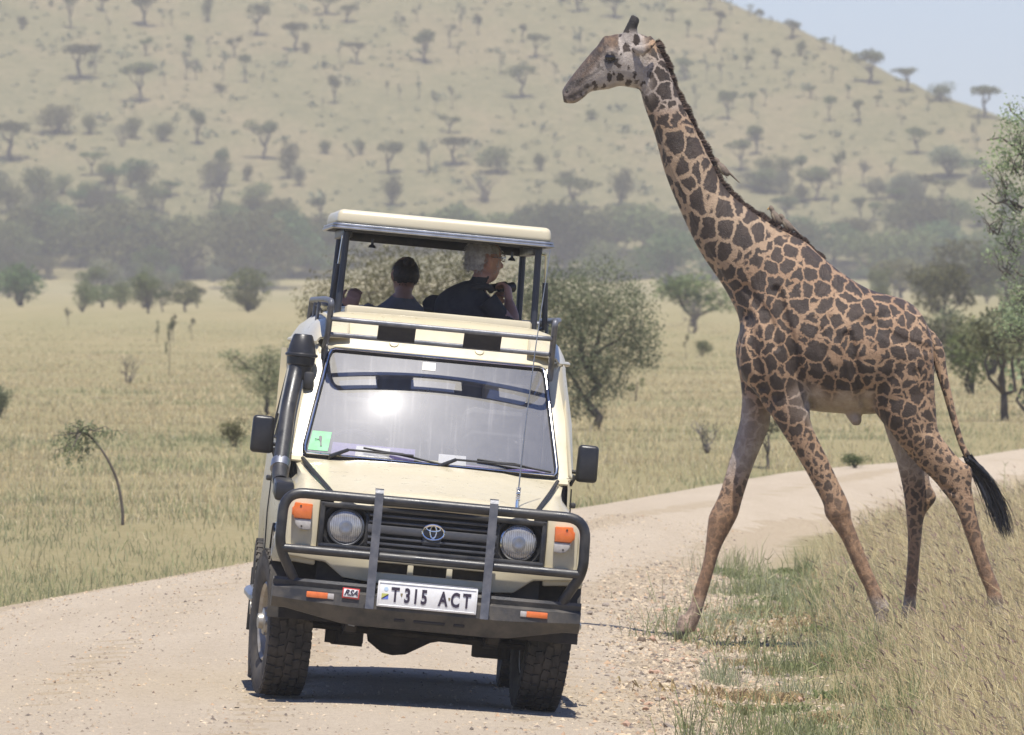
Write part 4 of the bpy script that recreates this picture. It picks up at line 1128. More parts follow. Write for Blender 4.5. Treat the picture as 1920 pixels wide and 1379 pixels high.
    fold = noise_(t, 1.0, 4, .55, mp_f.outputs[0], 1.2)
    bump(t, p, mth(t, 'ADD', mth(t, 'ADD', mth(t, 'MULTIPLY', mid_n.outputs[0], .7), mth(t, 'MULTIPLY', fold.outputs[0], 3.2)), mth(t, 'ADD', hair.outputs[0], mth(t, 'MULTIPLY', s_, .0))), .55, .016)
    return m
M_HIDE = hide_mat()
g0 = gw(1560, 1170); groot = Vector((g0.x, GY, hz(g0.x, GY)))
gir = empty('giraffe', groot, 'tall dark patched giraffe striding across the verge toward the gravel road', 'giraffe')
near_ = sstep(.0, .5, -gn[:, 1]) * (dyv < 0)
disp = np.zeros(len(GV))
for pts_, wd_, dp_ in (([(1455, 545), (1480, 630), (1497, 700), (1518, 762)], 9, -.024), ([(1590, 630), (1606, 700), (1622, 755), (1640, 790)], 10, -.026), ([(1402, 590), (1412, 655), (1430, 725)], 8, -.018),
                        ([(1398, 540), (1436, 590), (1456, 650)], 9, -.014), ([(1216, 215), (1250, 320), (1300, 430), (1366, 548)], 6, -.010), ([(1430, 600), (1448, 665), (1462, 730)], 12, .016), ([(1640, 610), (1690, 640), (1735, 655)], 9, -.012),
                        ([(1530, 600), (1545, 660), (1556, 720)], 9, -.007), ([(1556, 600), (1572, 660), (1582, 720)], 9, -.007), ([(1700, 850), (1745, 900), (1790, 925)], 5, -.010), ([(1722, 700), (1730, 760), (1738, 810)], 9, -.012)):
    disp += dp_ * pline(pts_, wd_) * near_
GV = GV + gn * disp[:, None]
GV2 = GV - np.array(groot)
g_me.vertices.foreach_set('co', GV2.astype(np.float32).ravel()); g_me.update()
link_mesh('body', g_me, M_HIDE, gir)
def gl(px, py, dy=0.0): return gw(px, py, dy) - groot

M_EYE = pm('eye_black', (.012, .009, .008), rough=.12, spec=.7)
M_MANE = pm('mane_hair', (.035, .020, .015), (.085, .045, .03), 30, .7)
M_TUFT = pm('tail_hair', (.010, .010, .012), (.03, .028, .03), 30, .42)
for s in (-1, 1):
    b = MB(); b.ell(gl(1145, 107.5, s * .098), (.040, .022, .026), 16); b.build('eye', M_EYE, gir)
for s in (-1, 1):
    b = MB(); b.ell(gl(1064, 172, s * .052), (.016, .012, .008), 10, Matrix.Rotation(.6, 3, 'Y')); b.build('nostril', M_EYE, gir)
def strands(roots, tips, r, bend, n=4):
    """flat tapered hair strands; roots, tips (n,3)"""
    m = len(roots); V = []; F = []
    tt = np.linspace(0, 1, n)
    side = np.cross(tips - roots, RNG.normal(size=(m, 3))); side /= np.linalg.norm(side, axis=1)[:, None]
    for k, q in enumerate(tt):
        c = roots + (tips - roots) * q + bend * (q * (1 - q))
        wdt = r * (1 - q * .85)
        V.append(np.stack([c - side * wdt, c + side * wdt], 1))
    V = np.stack(V, 1).reshape(m, n * 2, 3)
    base = np.arange(m)[:, None] * n * 2
    for k in range(n - 1):
        F.append(np.stack([base[:, 0] + 2 * k, base[:, 0] + 2 * k + 1, base[:, 0] + 2 * k + 3, base[:, 0] + 2 * k + 2], -1))
    return V.reshape(-1, 3), np.concatenate(F)
# mane: a ridge of short bristles along the back of the neck
ridge = catmull(np.array([gl(*q) for q in [(1228, 79), (1238, 95), (1251, 125), (1277, 190), (1303, 241), (1331, 298), (1359, 353), (1407, 395), (1458, 428), (1500, 450), (1528, 474), (1538, 482)]]), 40)
m = 9000
ti = RNG.random(m) * (len(ridge) - 2)
i0 = ti.astype(int); fr = (ti - i0)[:, None]
pr = ridge[i0] * (1 - fr) + ridge[i0 + 1] * fr
tn = ridge[i0 + 1] - ridge[i0]; tn /= np.linalg.norm(tn, axis=1)[:, None]
nn = np.stack([-tn[:, 2], tn[:, 1] * 0, tn[:, 0]], 1); nn[nn[:, 2] < 0] *= -1
ln = (.034 + .005 * np.sin(ti * .35) + .007 * np.sin(ti * .11)) * (1 - .35 * sstep(300, 430, ti)) * RNG.uniform(.6, 1.05, m)
offy = np.stack([np.zeros(m), RNG.normal(0, .016, m), np.zeros(m)], 1)
rt = pr - nn * .03 + offy
tp = pr + nn * ln[:, None] + offy * .7 + tn * (.02 + .012 * RNG.normal(size=m))[:, None]
V, F = strands(rt, tp, .004, np.zeros((m, 3)), 3)
link_mesh('mane', np_mesh('mane', V, F), M_MANE, gir)
# tail tuft
m = 400
top = np.array(gl(1815, 858, -.1)); tip = np.array(gl(1893, 998, -.12))
rt = top + RNG.normal(0, .014, (m, 3)); rt += np.outer(RNG.random(m) ** 1.5 * .22, (tip - top))
spread = RNG.normal(0, 1, (m, 1))
perp = np.array([.87, 0, .5])
ln = RNG.uniform(.72, 1.05, (m, 1))
tp = top + (tip - top) * ln + perp * spread * .022 + RNG.normal(0, .012, (m, 3)) + np.array([-.035, 0, -.03]) * RNG.random((m, 1))
bend = np.array([[.08, 0, .12]]) + perp * spread * .055
V, F = strands(rt, tp, .0055, bend, 6)
link_mesh('tail_tuft', np_mesh('tail_tuft', V, F), M_TUFT, gir)

# ------------------------------------------------------------------ oxpeckers
M_BIRD = pm('bird_brown', (.13, .10, .075), (.20, .155, .115), 40, .8)
M_BELLY = pm('bird_buff', (.40, .33, .22), None, rough=.8)
M_BEAK = pm('bird_beak', (.55, .33, .08), rough=.5)
def oxpecker(px, py, lean, size, label, dy=0.0, cling=False):
    """perched bird: feet at the pixel, lean = angle of the body from upright (degrees, to the right)"""
    p = gw(px, py, dy)
    r = empty('oxpecker', p, label, 'bird', 'oxpeckers riding on the giraffe')
    r.rotation_euler = (0, R(lean), 0); r.scale = (size,) * 3
    # body axis is local z (head up), front is -x
    def se(x, z, rx, ry): return (Vector((x, 0, z)), Vector((rx, 0, 0)), Vector((0, ry, 0)))
    body_, _ = union_smooth('body', [loft([se(.012, -.012, .006, .008), se(.006, .02, .026, .026), se(0, .06, .034, .032), se(-.004, .095, .028, .027), se(-.006, .118, .018, .018), se(-.006, .135, .021, .02), se(-.008, .153, .019, .018), se(-.006, .17, .008, .008)], 14, 4),
                                   loft([se(.02, .06, .012, .02), se(.034, .0, .010, .018), se(.05, -.06, .007, .012), se(.062, -.10, .004, .007)], 10, 3)], .0045, 3)
    nv = len(body_.vertices)
    ob = link_mesh('body', body_, [M_BIRD, M_BELLY], r)
    for f in body_.polygons:
        c = f.center
        if c.x < -.012 and c.z < .10: f.material_index = 1
    b = MB(); b.lathe([(.008, 0), (.0055, .014), (0, .026)], Matrix.Translation((-.022, 0, .150)) @ Matrix.Rotation(R(-100), 4, 'Y'), 10); b.build('beak', M_BEAK, r)
    b = MB()
    for s in (-1, 1): b.tube([(0.0, s * .014, .03), (-.006, s * .014, .0), (-.004, s * .014, -.02)], .003, 6)
    b.build('legs', M_BIRD, r)
    return r
oxpecker(1362, 330, -30, .86, 'brown oxpecker clinging head up to the back of the giraffe neck', 0)
oxpecker(1460, 421, -22, .82, 'front one of two oxpeckers perched upright on the giraffe withers')
oxpecker(1483, 434, -30, .82, 'rear one of two oxpeckers perched upright on the giraffe withers')
# ------------------------------------------------------------------ the two passengers standing in the roof hatch
VM = Matrix.Translation(VEH.location) @ VEH.rotation_euler.to_matrix().to_4x4()
M_JACKET = pm('dark_jacket', (.020, .020, .022), (.034, .033, .034), 12, .85, 0, .5, 30)
M_SHIRT = pm('grey_shirt', (.16, .145, .14), (.20, .18, .18), 12, .9, 0, .4, 30)
M_SKIN = pm('skin', (.34, .17, .115), (.40, .21, .15), 14, .5)
M_TROU = pm('trousers', (.10, .09, .07), (.13, .115, .09), 12, .9)
M_HAIRG = pm('grey_hair', (.28, .26, .24), (.48, .455, .43), 26, .7)
M_HAIRD = pm('dark_brown_hair', (.018, .012, .010), (.045, .028, .02), 26, .55)
def V3(*a): return Vector(a)
def psec(c, a, b_): return (Vector(c), Vector(a), Vector(b_))
def limb(pts, n=14, k=4):
    """round tapered limb: (x, y, z, r)"""
    P = [Vector(p[:3]) for p in pts]; out = []
    ref = Vector((.31, .52, .23)).normalized()
    for i, p in enumerate(pts):
        tdir = (P[min(i + 1, len(P) - 1)] - P[max(i - 1, 0)]).normalized()
        a = tdir.cross(ref).normalized(); b_ = tdir.cross(a).normalized()
        out.append((P[i], a * p[3], b_ * p[3]))
    return loft(out, n, k)
def hand(parts, wrist, d, up, s, size=1.0, curl=1.0):
    """palm and five curled fingers; d = pointing direction, up = back of the hand, s = thumb side"""
    d = Vector(d).normalized(); up = (Vector(up) - d * Vector(up).dot(d)).normalized(); sd = d.cross(up) * s
    wv = Vector(wrist)
    parts.append(loft([(wv, sd * .026 * size, up * .020 * size), (wv + d * .035 * size, sd * .036 * size, up * .020 * size), (wv + d * .085 * size, sd * .041 * size, up * .016 * size)], 14, 3))
    for q, (o, L) in enumerate(((.031, .070), (.0105, .080), (-.010, .074), (-.030, .058))):
        p = wv + d * .078 * size + sd * o * size; a = 0.0; pts = [(*p, .0105 * size)]
        for seg, fr in enumerate((.42, .33, .25)):
            a += (.75, .85, .55)[seg] * curl
            p = p + (d * math.cos(a) - up * math.sin(a)) * L * fr * size
            pts.append((*p, (.0098, .009, .0075)[seg] * size))
        parts.append(limb(pts, 10, 3))
    p = wv + d * .03 * size + sd * .03 * size
    parts.append(limb([(*p, .014 * size), (*(p + (sd * .03 + d * .025 - up * .01) * size), .0125 * size), (*(p + (sd * .035 + d * .055 - up * .03) * size), .0105 * size), (*(p + (sd * .025 + d * .075 - up * .045) * size), .008 * size)], 10, 3))
def person(label, hx, hy, hz_, turn, shoulder, arms, jacket, hair, head_s, stand=.71, lean=(0, 0), facing=0.0, drop=.215, collar=.035):
    """figure in vehicle space; head centre hx, hy, hz_"""
    parts = []; hs = head_s
    Rt = Matrix.Rotation(turn, 3, 'Z')                 # head turn, 0 = looking to the rear (+y)
    def H(x, y, z): return V3(hx, hy, hz_) + Rt @ V3(x * hs, y * hs, z * hs)
    def HS(x, y, z, rx, ry): return (H(x, y, z), Rt @ V3(rx * hs, 0, 0), Rt @ V3(0, ry * hs, 0))
    parts.append(loft([HS(0, .016, -.118, .030, .032), HS(0, .020, -.10, .048, .052), HS(0, .014, -.06, .062, .078), HS(0, .004, -.01, .070, .092), HS(0, -.004, .04, .075, .098), HS(0, -.006, .085, .062, .082), HS(0, -.006, .112, .035, .048), HS(0, -.006, .122, .01, .012)], 20, 4))
    parts.append(loft([(H(0, .088, .012), Rt @ V3(.008, 0, 0) * hs, Rt @ V3(0, .006, .004) * hs), (H(0, .106, -.012), Rt @ V3(.012, 0, 0) * hs, Rt @ V3(0, .012, .004) * hs), (H(0, .112, -.03), Rt @ V3(.015, 0, 0) * hs, Rt @ V3(0, .012, .004) * hs), (H(0, .092, -.04), Rt @ V3(.012, 0, 0) * hs, Rt @ V3(0, .008, .0) * hs)], 10, 3))   # nose
    parts.append(loft([(H(0, .078, -.068), Rt @ V3(.024, 0, 0) * hs, Rt @ V3(0, .012, 0) * hs), (H(0, .084, -.062), Rt @ V3(.022, 0, 0) * hs, Rt @ V3(0, .012, 0) * hs), (H(0, .084, -.052), Rt @ V3(.018, 0, 0) * hs, Rt @ V3(0, .010, 0) * hs)], 10, 3))   # lips
    for s in (-1, 1):
        parts.append(loft([(H(s * .066, -.008, -.035), Rt @ V3(.008, 0, 0) * hs, Rt @ V3(0, .012, 0) * hs), (H(s * .078, -.012, -.005), Rt @ V3(.010, .0, 0) * hs, Rt @ V3(0, .018, 0) * hs), (H(s * .080, -.016, .02), Rt @ V3(.009, 0, 0) * hs, Rt @ V3(0, .017, 0) * hs), (H(s * .07, -.014, .034), Rt @ V3(.006, 0, 0) * hs, Rt @ V3(0, .010, 0) * hs)], 12, 3))
    nx, ny = hx + lean[0] * .3, hy + lean[1] * .3
    cx, cy_ = hx + lean[0], hy + lean[1]
    zs = hz_ - drop
    parts.append(limb([(hx, hy - .02, hz_ - .07, .052 * hs), (nx, ny - .02, hz_ - .14, .054 * hs), (cx * .4 + nx * .6, cy_ * .4 + ny * .6 - .015, zs - .02, .066 * hs)]))
    Fd = Matrix.Rotation(facing, 3, 'Z')
    sw = shoulder
    def T(z, w_, d_, ox=0, oy=0): return (V3(cx + ox, cy_ + oy, z), Fd @ V3(w_, 0, 0), Fd @ V3(0, d_, 0))
    parts.append(loft([T(zs + .055, .055, .05, (hx - cx) * .5, (hy - cy_) * .5), T(zs + .01, sw * .52, .075), T(zs - .05, sw * .86, .10), T(zs - .13, sw * .92, .118), T(zs - .28, sw * .84, .118), T(zs - .42, sw * .74, .105), T(zs - .54, sw * .80, .115), T(zs - .64, sw * .80, .115), T(zs - .70, sw * .55, .09)], 26, 4))
    for s in (-1, 1):
        hp = V3(cx, cy_, zs - .62) + Fd @ V3(s * .085, 0, 0)
        parts.append(limb([(*hp, .088), (hp.x + s * .02, hp.y, hp.z - .2, .082), (hp.x + s * .03, hp.y + .02, max(hp.z - .43, stand + .42), .058), (hp.x + s * .03, hp.y + .0, stand + .12, .046), (hp.x + s * .03, hp.y + .01, stand + .03, .045)]))
        parts.append(limb([(hp.x + s * .03, hp.y - .05, stand + .045, .035), (hp.x + s * .035, hp.y + .05, stand + .045, .042), (hp.x + s * .05, hp.y + .16, stand + .03, .032)]))
    for a in arms:
        P = a['pts']
        parts.append(limb([(*P[0], .060), (*(Vector(P[0]).lerp(Vector(P[1]), .5)), .053), (*P[1], .046), (*(Vector(P[1]).lerp(Vector(P[2]), .4)), .043), (*P[2], .028)]))
        hand(parts, P[2], a['d'], a['up'], a['s'], a.get('size', 1.0), a.get('curl', 1.0))
    me, V = union_smooth('body', parts, .0085, 4)
    vz, vx, vy = V[:, 2], V[:, 0], V[:, 1]
    nf = len(me.polygons); fc = np.empty(nf * 3, np.float32); me.polygons.foreach_get('center', fc); fc = fc.reshape(-1, 3)
    mi = np.zeros(nf, np.int32)                        # skin
    neck_z = zs + collar + .02 * np.sin(np.arctan2(fc[:, 1] - cy_, fc[:, 0] - cx))
    mi[fc[:, 2] < neck_z] = 1
    mi[fc[:, 2] < zs - .52] = 2
    for a in arms:
        q = Vector(a['pts'][1]).lerp(Vector(a['pts'][2]), a.get('cuff', .9)); dd = (Vector(a['pts'][2]) - Vector(a['pts'][1])).normalized()
        e = fc - np.array(q)
        near = (np.linalg.norm(fc - np.array(Vector(a['pts'][2]) + Vector(a['d']).normalized() * .06), axis=1) < .15) | (np.linalg.norm(e, axis=1) < .10)
        mi[near & (e @ np.array(dd) > 0)] = 0
        fore = np.linalg.norm(np.cross(e, np.array(dd)), axis=1) < .075
        along = e @ np.array(dd)
        mi[fore & (along > 0) & (along < .35) & (fc[:, 2] > zs - .6)] = 0
    me.polygons.foreach_set('material_index', mi)
    root = empty('person', VM @ V3(cx, cy_, stand), label, 'person')
    root.rotation_euler = VEH.rotation_euler
    off = Vector((cx, cy_, stand))
    me.transform(Matrix.Translation(-off))
    link_mesh('body', me, [M_SKIN, jacket, M_TROU], root)
    return root, H, Rt, off, zs
def hair_cap(root, H, off, mat, r, strandn, ln, fringe, hs, wave, seed):
    """a hair mass over the skull plus loose strands"""
    rg = np.random.default_rng(seed)
    b = bmesh.new(); bmesh.ops.create_icosphere(b, subdivisions=4, radius=1.0)
    for v in list(b.verts):
        c = v.co
        k = 1 + wave * (math.sin(c.x * 9 + c.z * 7) * math.sin(c.y * 8 + 1.3 + c.z * 5) + .5 * math.sin(c.x * 19 + c.y * 17 + c.z * 21))
        v.co = Vector((c.x * r[0], c.y * r[1], c.z * r[2])) * k
    cut = [v for v in b.verts if (v.co.y > fringe[0] and v.co.z < fringe[1]) or v.co.z < fringe[2] or (abs(v.co.x) > r[0] * .62 and -.030 < v.co.y < .05 and v.co.z < .022)]
    bmesh.ops.delete(b, geom=cut, context='VERTS')
    pts = []
    for v in b.verts:
        pts.append(np.array(v.co)); v.co = H(*(v.co / 1.0 + Vector((0, -.014, .012)))) - off
    me = bpy.data.meshes.new('hair'); b.to_mesh(me); b.free()
    me.polygons.foreach_set('use_smooth', [True] * len(me.polygons))
    ho = link_mesh('hair', me, mat, root)
    P = np.array(pts); id_ = rg.integers(0, len(P), strandn)
    p0 = P[id_] + rg.normal(0, .006, (strandn, 3))
    out = p0 / np.linalg.norm(p0, axis=1)[:, None]
    tdir = np.cross(out, rg.normal(size=(strandn, 3))); tdir += np.array([0, -.3, -.5])
    tip = p0 + out * ln[0] * rg.uniform(.3, 1, (strandn, 1)) + tdir * ln[1]
    cv = lambda A: np.array([list(H(*(Vector(q) + Vector((0, -.014, .012)))) - off) for q in A])
    Vv, F = strands(cv(p0 * .97), cv(tip), .0016, np.zeros((strandn, 3)) + np.array([[0, 0, .006]]), 4)
    link_mesh('strands', np_mesh('strands', Vv, F), mat, ho)

# man with grey curly hair looking to the right of the picture, binoculars at his chin
mh_ = (.245, 1.80, 2.435)
man, Hm, Rm, offm, zsm = person('person with curly grey hair and glasses in dark jacket holding binoculars at the chin', *mh_, R(-62), .20,
    [{'pts': [(.272, 1.66, 2.215), (.435, 1.66, 2.05), (.40, 1.78, 2.215)], 'd': (-.15, .35, .9), 'up': (.9, -.3, .1), 's': 1, 'size': 1.12, 'curl': 1.0, 'cuff': .25},
     {'pts': [(-.023, 1.90, 2.18), (.067, 2.12, 1.98), (.307, 1.98, 2.19)], 'd': (.5, -.2, .8), 'up': (-.6, .5, .3), 's': -1, 'curl': 1.0, 'cuff': .8}],
    M_JACKET, M_HAIRG, 1.0, lean=(-.085, -.02), facing=R(-25), drop=.175, collar=.095)
hair_cap(man, Hm, offm, M_HAIRG, (.089, .105, .111), 1500, (.012, .016), (.062, .035, -.075), 1.0, .022, 5)
b = MB()
for s in (-1, 1): b.tube([Hm(s * (.036 + .023 * math.cos(q)), .104 - .010 * abs(math.cos(q)), .022 + .018 * math.sin(q)) - offm for q in np.linspace(0, 2 * math.pi, 18, endpoint=False)], .0026, 6, closed=True); b.tube([Hm(s * .060, .096, .026) - offm, Hm(s * .078, .05, .024) - offm, Hm(s * .080, -.012, .022) - offm], .0024, 6)
b.tube([Hm(-.012, .106, .026) - offm, Hm(.012, .106, .026) - offm], .0026, 6); gl_ = b.build('glasses', M_CHROME, man)
for s in (-1, 1):
    b = MB(); b.lathe([(.020, 0), (.019, .002), (0, .003)], Matrix.Translation(Hm(s * .036, .103, .022) - offm) @ Rm.to_4x4() @ Matrix.Rotation(R(-90), 4, 'X'), 16); b.build('lens', M_WIND, gl_)
    b = MB(); b.ell(Hm(s * .033, .083, .020) - offm, (.012, .012, .011), 12); b.build('eye', pm('eye_white', (.55, .5, .46), None, rough=.2) if s < 0 else bpy.data.materials['eye_white'], man)
b = MB(); b.tube([Hm(*p) - offm - Vector((0, 0, 0)) for p in [(.075 * math.cos(a), -.03 + .075 * math.sin(a), -.155 + .012 * math.cos(a * 2)) for a in np.linspace(R(60), R(-240), 20)]], .020, 8); b.build('collar', M_JACKET, man)
# binoculars
bp_c = V3(.352, 1.93, 2.295)
bn = empty('binoculars', VM @ bp_c, 'black binoculars held in the raised hand of the grey haired person', 'binoculars')
bn.rotation_euler = Matrix((VEH.rotation_euler.to_matrix() @ Matrix.Rotation(R(-50), 3, 'Z') @ Matrix.Rotation(R(8), 3, 'X'))).to_euler()
M_BINO = pm('binocular_rubber', (.010, .010, .011), (.02, .02, .02), 40, .45)
for s in (-1, 1):
    b = MB(); b.lathe([(0, -.05), (.019, -.05), (.021, -.03), (.022, 0), (.027, .03), (.029, .062), (.026, .064), (.0, .06)], Matrix.Translation((s * .034, 0, 0)) @ Matrix.Rotation(R(-90), 4, 'X'), 20); b.build('barrel', M_BINO, bn)
b = MB(); b.box((0, .0, .004), (.04, .05, .022), .006); b.tube([(0, -.03, .014), (0, .02, .014)], .009, 10); b.build('bridge', M_BINO, bn)

# woman seen from behind, hair pinned up, hand on the roof edge at the left
wh_ = (-.165, 2.65, 2.31)
wom, Hw, Rw, offw, zsw = person('person seen from behind with dark pinned up hair and grey shirt in the roof hatch', *wh_, R(6), .19,
    [{'pts': [(-.33, 2.66, 2.10), (-.47, 2.50, 1.92), (-.465, 2.24, 2.085)], 'd': (.10, -.15, .9), 'up': (-.2, -.85, .3), 's': -1, 'size': 1.05, 'curl': .75, 'cuff': .5},
     {'pts': [(.0, 2.66, 2.10), (.06, 2.70, 1.84), (.0, 2.86, 1.68)], 'd': (-.2, .5, -.4), 'up': (.8, .3, .2), 's': 1, 'curl': .7, 'cuff': .8}],
    M_SHIRT, M_HAIRD, .93, lean=(.0, .01), drop=.155, collar=.05)
hair_cap(wom, Hw, offw, M_HAIRD, (.086, .106, .106), 900, (.003, .009), (.045, .05, -.055), .93, .012, 8)
b = MB(); b.ell(Hw(0.006, -.085, .092) - offw, (.034, .032, .028), 14); b.tube([Hw(.0 + .02 * math.cos(q), -.10 + .006 * math.sin(q * 3), .09 + .022 * math.sin(q)) - offw for q in np.linspace(0, 2 * math.pi, 18, endpoint=False)], .011, 8, closed=True); b.build('hair_bun', M_HAIRD, wom)
# ------------------------------------------------------------------ trees and bushes
def leaf_mat(name, c0, c1, c2, trans=.35):
    m, t, p = nodes(name)
    oi = nd(t, 'ShaderNodeObjectInfo')
    co = nd(t, 'ShaderNodeTexCoord').outputs['Object']
    a = nd(t, 'ShaderNodeAttribute', attribute_name='shade').outputs['Fac']
    c = ramp(t, a, [(0, c0), (.5, c1), (1, c2)])
    hs = nd(t, 'ShaderNodeHueSaturation'); t.links.new(c, hs.inputs['Color'])
    t.links.new(mth(t, 'ADD', mth(t, 'MULTIPLY', oi.outputs['Random'], .07), .462), hs.inputs['Hue'])
    t.links.new(mth(t, 'ADD', mth(t, 'MULTIPLY', oi.outputs['Random'], .85), .62), hs.inputs['Value'])
    t.links.new(hs.outputs[0], p.inputs['Base Color'])
    p.inputs['Roughness'].default_value = .7; p.inputs['Specular IOR Level'].default_value = .2
    tr = nd(t, 'ShaderNodeBsdfTranslucent'); t.links.new(hs.outputs[0], tr.inputs[0])
    mx = nd(t, 'ShaderNodeMixShader'); mx.inputs[0].default_value = trans
    out = [n for n in t.nodes if n.type == 'OUTPUT_MATERIAL'][0]
    t.links.new(p.outputs[0], mx.inputs[1]); t.links.new(tr.outputs[0], mx.inputs[2]); t.links.new(mx.outputs[0], out.inputs[0])
    return m
L_OLIVE = leaf_mat('leaves_olive', (.07, .082, .028), (.11, .125, .045), (.16, .175, .068))
L_AIRY = leaf_mat('leaves_airy', (.17, .195, .10), (.25, .275, .15), (.33, .355, .21), .5)
L_GREEN = leaf_mat('leaves_green', (.05, .075, .025), (.08, .115, .04), (.12, .16, .065))
L_GREY = leaf_mat('leaves_grey', (.10, .108, .06), (.15, .16, .092), (.21, .22, .13), .45)
L_YEL = leaf_mat('leaves_yellow_green', (.09, .095, .035), (.14, .14, .055), (.20, .19, .09))
M_BARK = pm('bark', (.06, .048, .038), (.13, .11, .09), 3, .9)
M_BARKP = pm('pale_dead_wood', (.13, .11, .095), (.20, .175, .155), 3, .9)

def crown_mesh(name, lobes, n, size, seed, droop=0.0, aspect=1.6, shell=.55):
    """leaf-sized rhombs spread through ellipsoid lobes (x, y, z, rx, ry, rz)"""
    rg = np.random.default_rng(seed)
    L = np.array(lobes, float); vol = (L[:, 3] * L[:, 4] * L[:, 5]) ** .67
    li = rg.choice(len(L), n, p=vol / vol.sum())
    d = rg.normal(size=(n, 3)); d /= np.linalg.norm(d, axis=1)[:, None]
    r = rg.random(n) ** (1 / 3.0); r = shell + (1 - shell) * r
    r = np.where(rg.random(n) < .3, rg.random(n) ** .5, r) * (1 + .12 * rg.normal(size=n))
    # ragged, clumped outline
    cl = np.sin(d[:, 0] * 7 + li * 2.1) * np.sin(d[:, 1] * 6 + li) * np.sin(d[:, 2] * 8 + li * .7)
    r = r * (1 + .22 * cl)
    c = L[li, :3] + d * r[:, None] * L[li, 3:6]
    if droop: c[:, 2] -= droop * rg.random(n) * np.linalg.norm(d[:, :2], axis=1)
    a = rg.normal(size=(n, 3)); a[:, 2] *= .6; a[:, 2] -= droop * 2
    a /= np.linalg.norm(a, axis=1)[:, None]
    b_ = np.cross(a, rg.normal(size=(n, 3))); b_ /= np.linalg.norm(b_, axis=1)[:, None]
    s = size * rg.uniform(.5, 1.3, n)[:, None]
    V = np.stack([c + a * s, c + b_ * s / aspect, c - a * s, c - b_ * s / aspect], 1).reshape(-1, 3)
    F = np.arange(n * 4).reshape(n, 4)
    sh = np.repeat(np.clip(.5 + .28 * rg.normal(size=n) + .2 * np.sin(li * 1.7), 0, 1), 4)
    return np_mesh(name, V, F, False, {'shade': sh})
def branch_mesh(name, segs, n=6):
    b = MB()
    for pts, r0, r1 in segs:
        m = len(pts)
        b.tube(pts, r0, n, True, False, [r0 + (r1 - r0) * k / (m - 1) for k in range(m)])
    me = bpy.data.meshes.new(name); b.bm.to_mesh(me); b.bm.free()
    me.polygons.foreach_set('use_smooth', [True] * len(me.polygons))
    return me
def wig(p, q, rg, k=4, amt=.06):
    P = [Vector(p).lerp(Vector(q), i / k) for i in range(k + 1)]
    L = (Vector(q) - Vector(p)).length
    for i in range(1, k): P[i] += Vector(rg.normal(0, amt * L, 3))
    return P
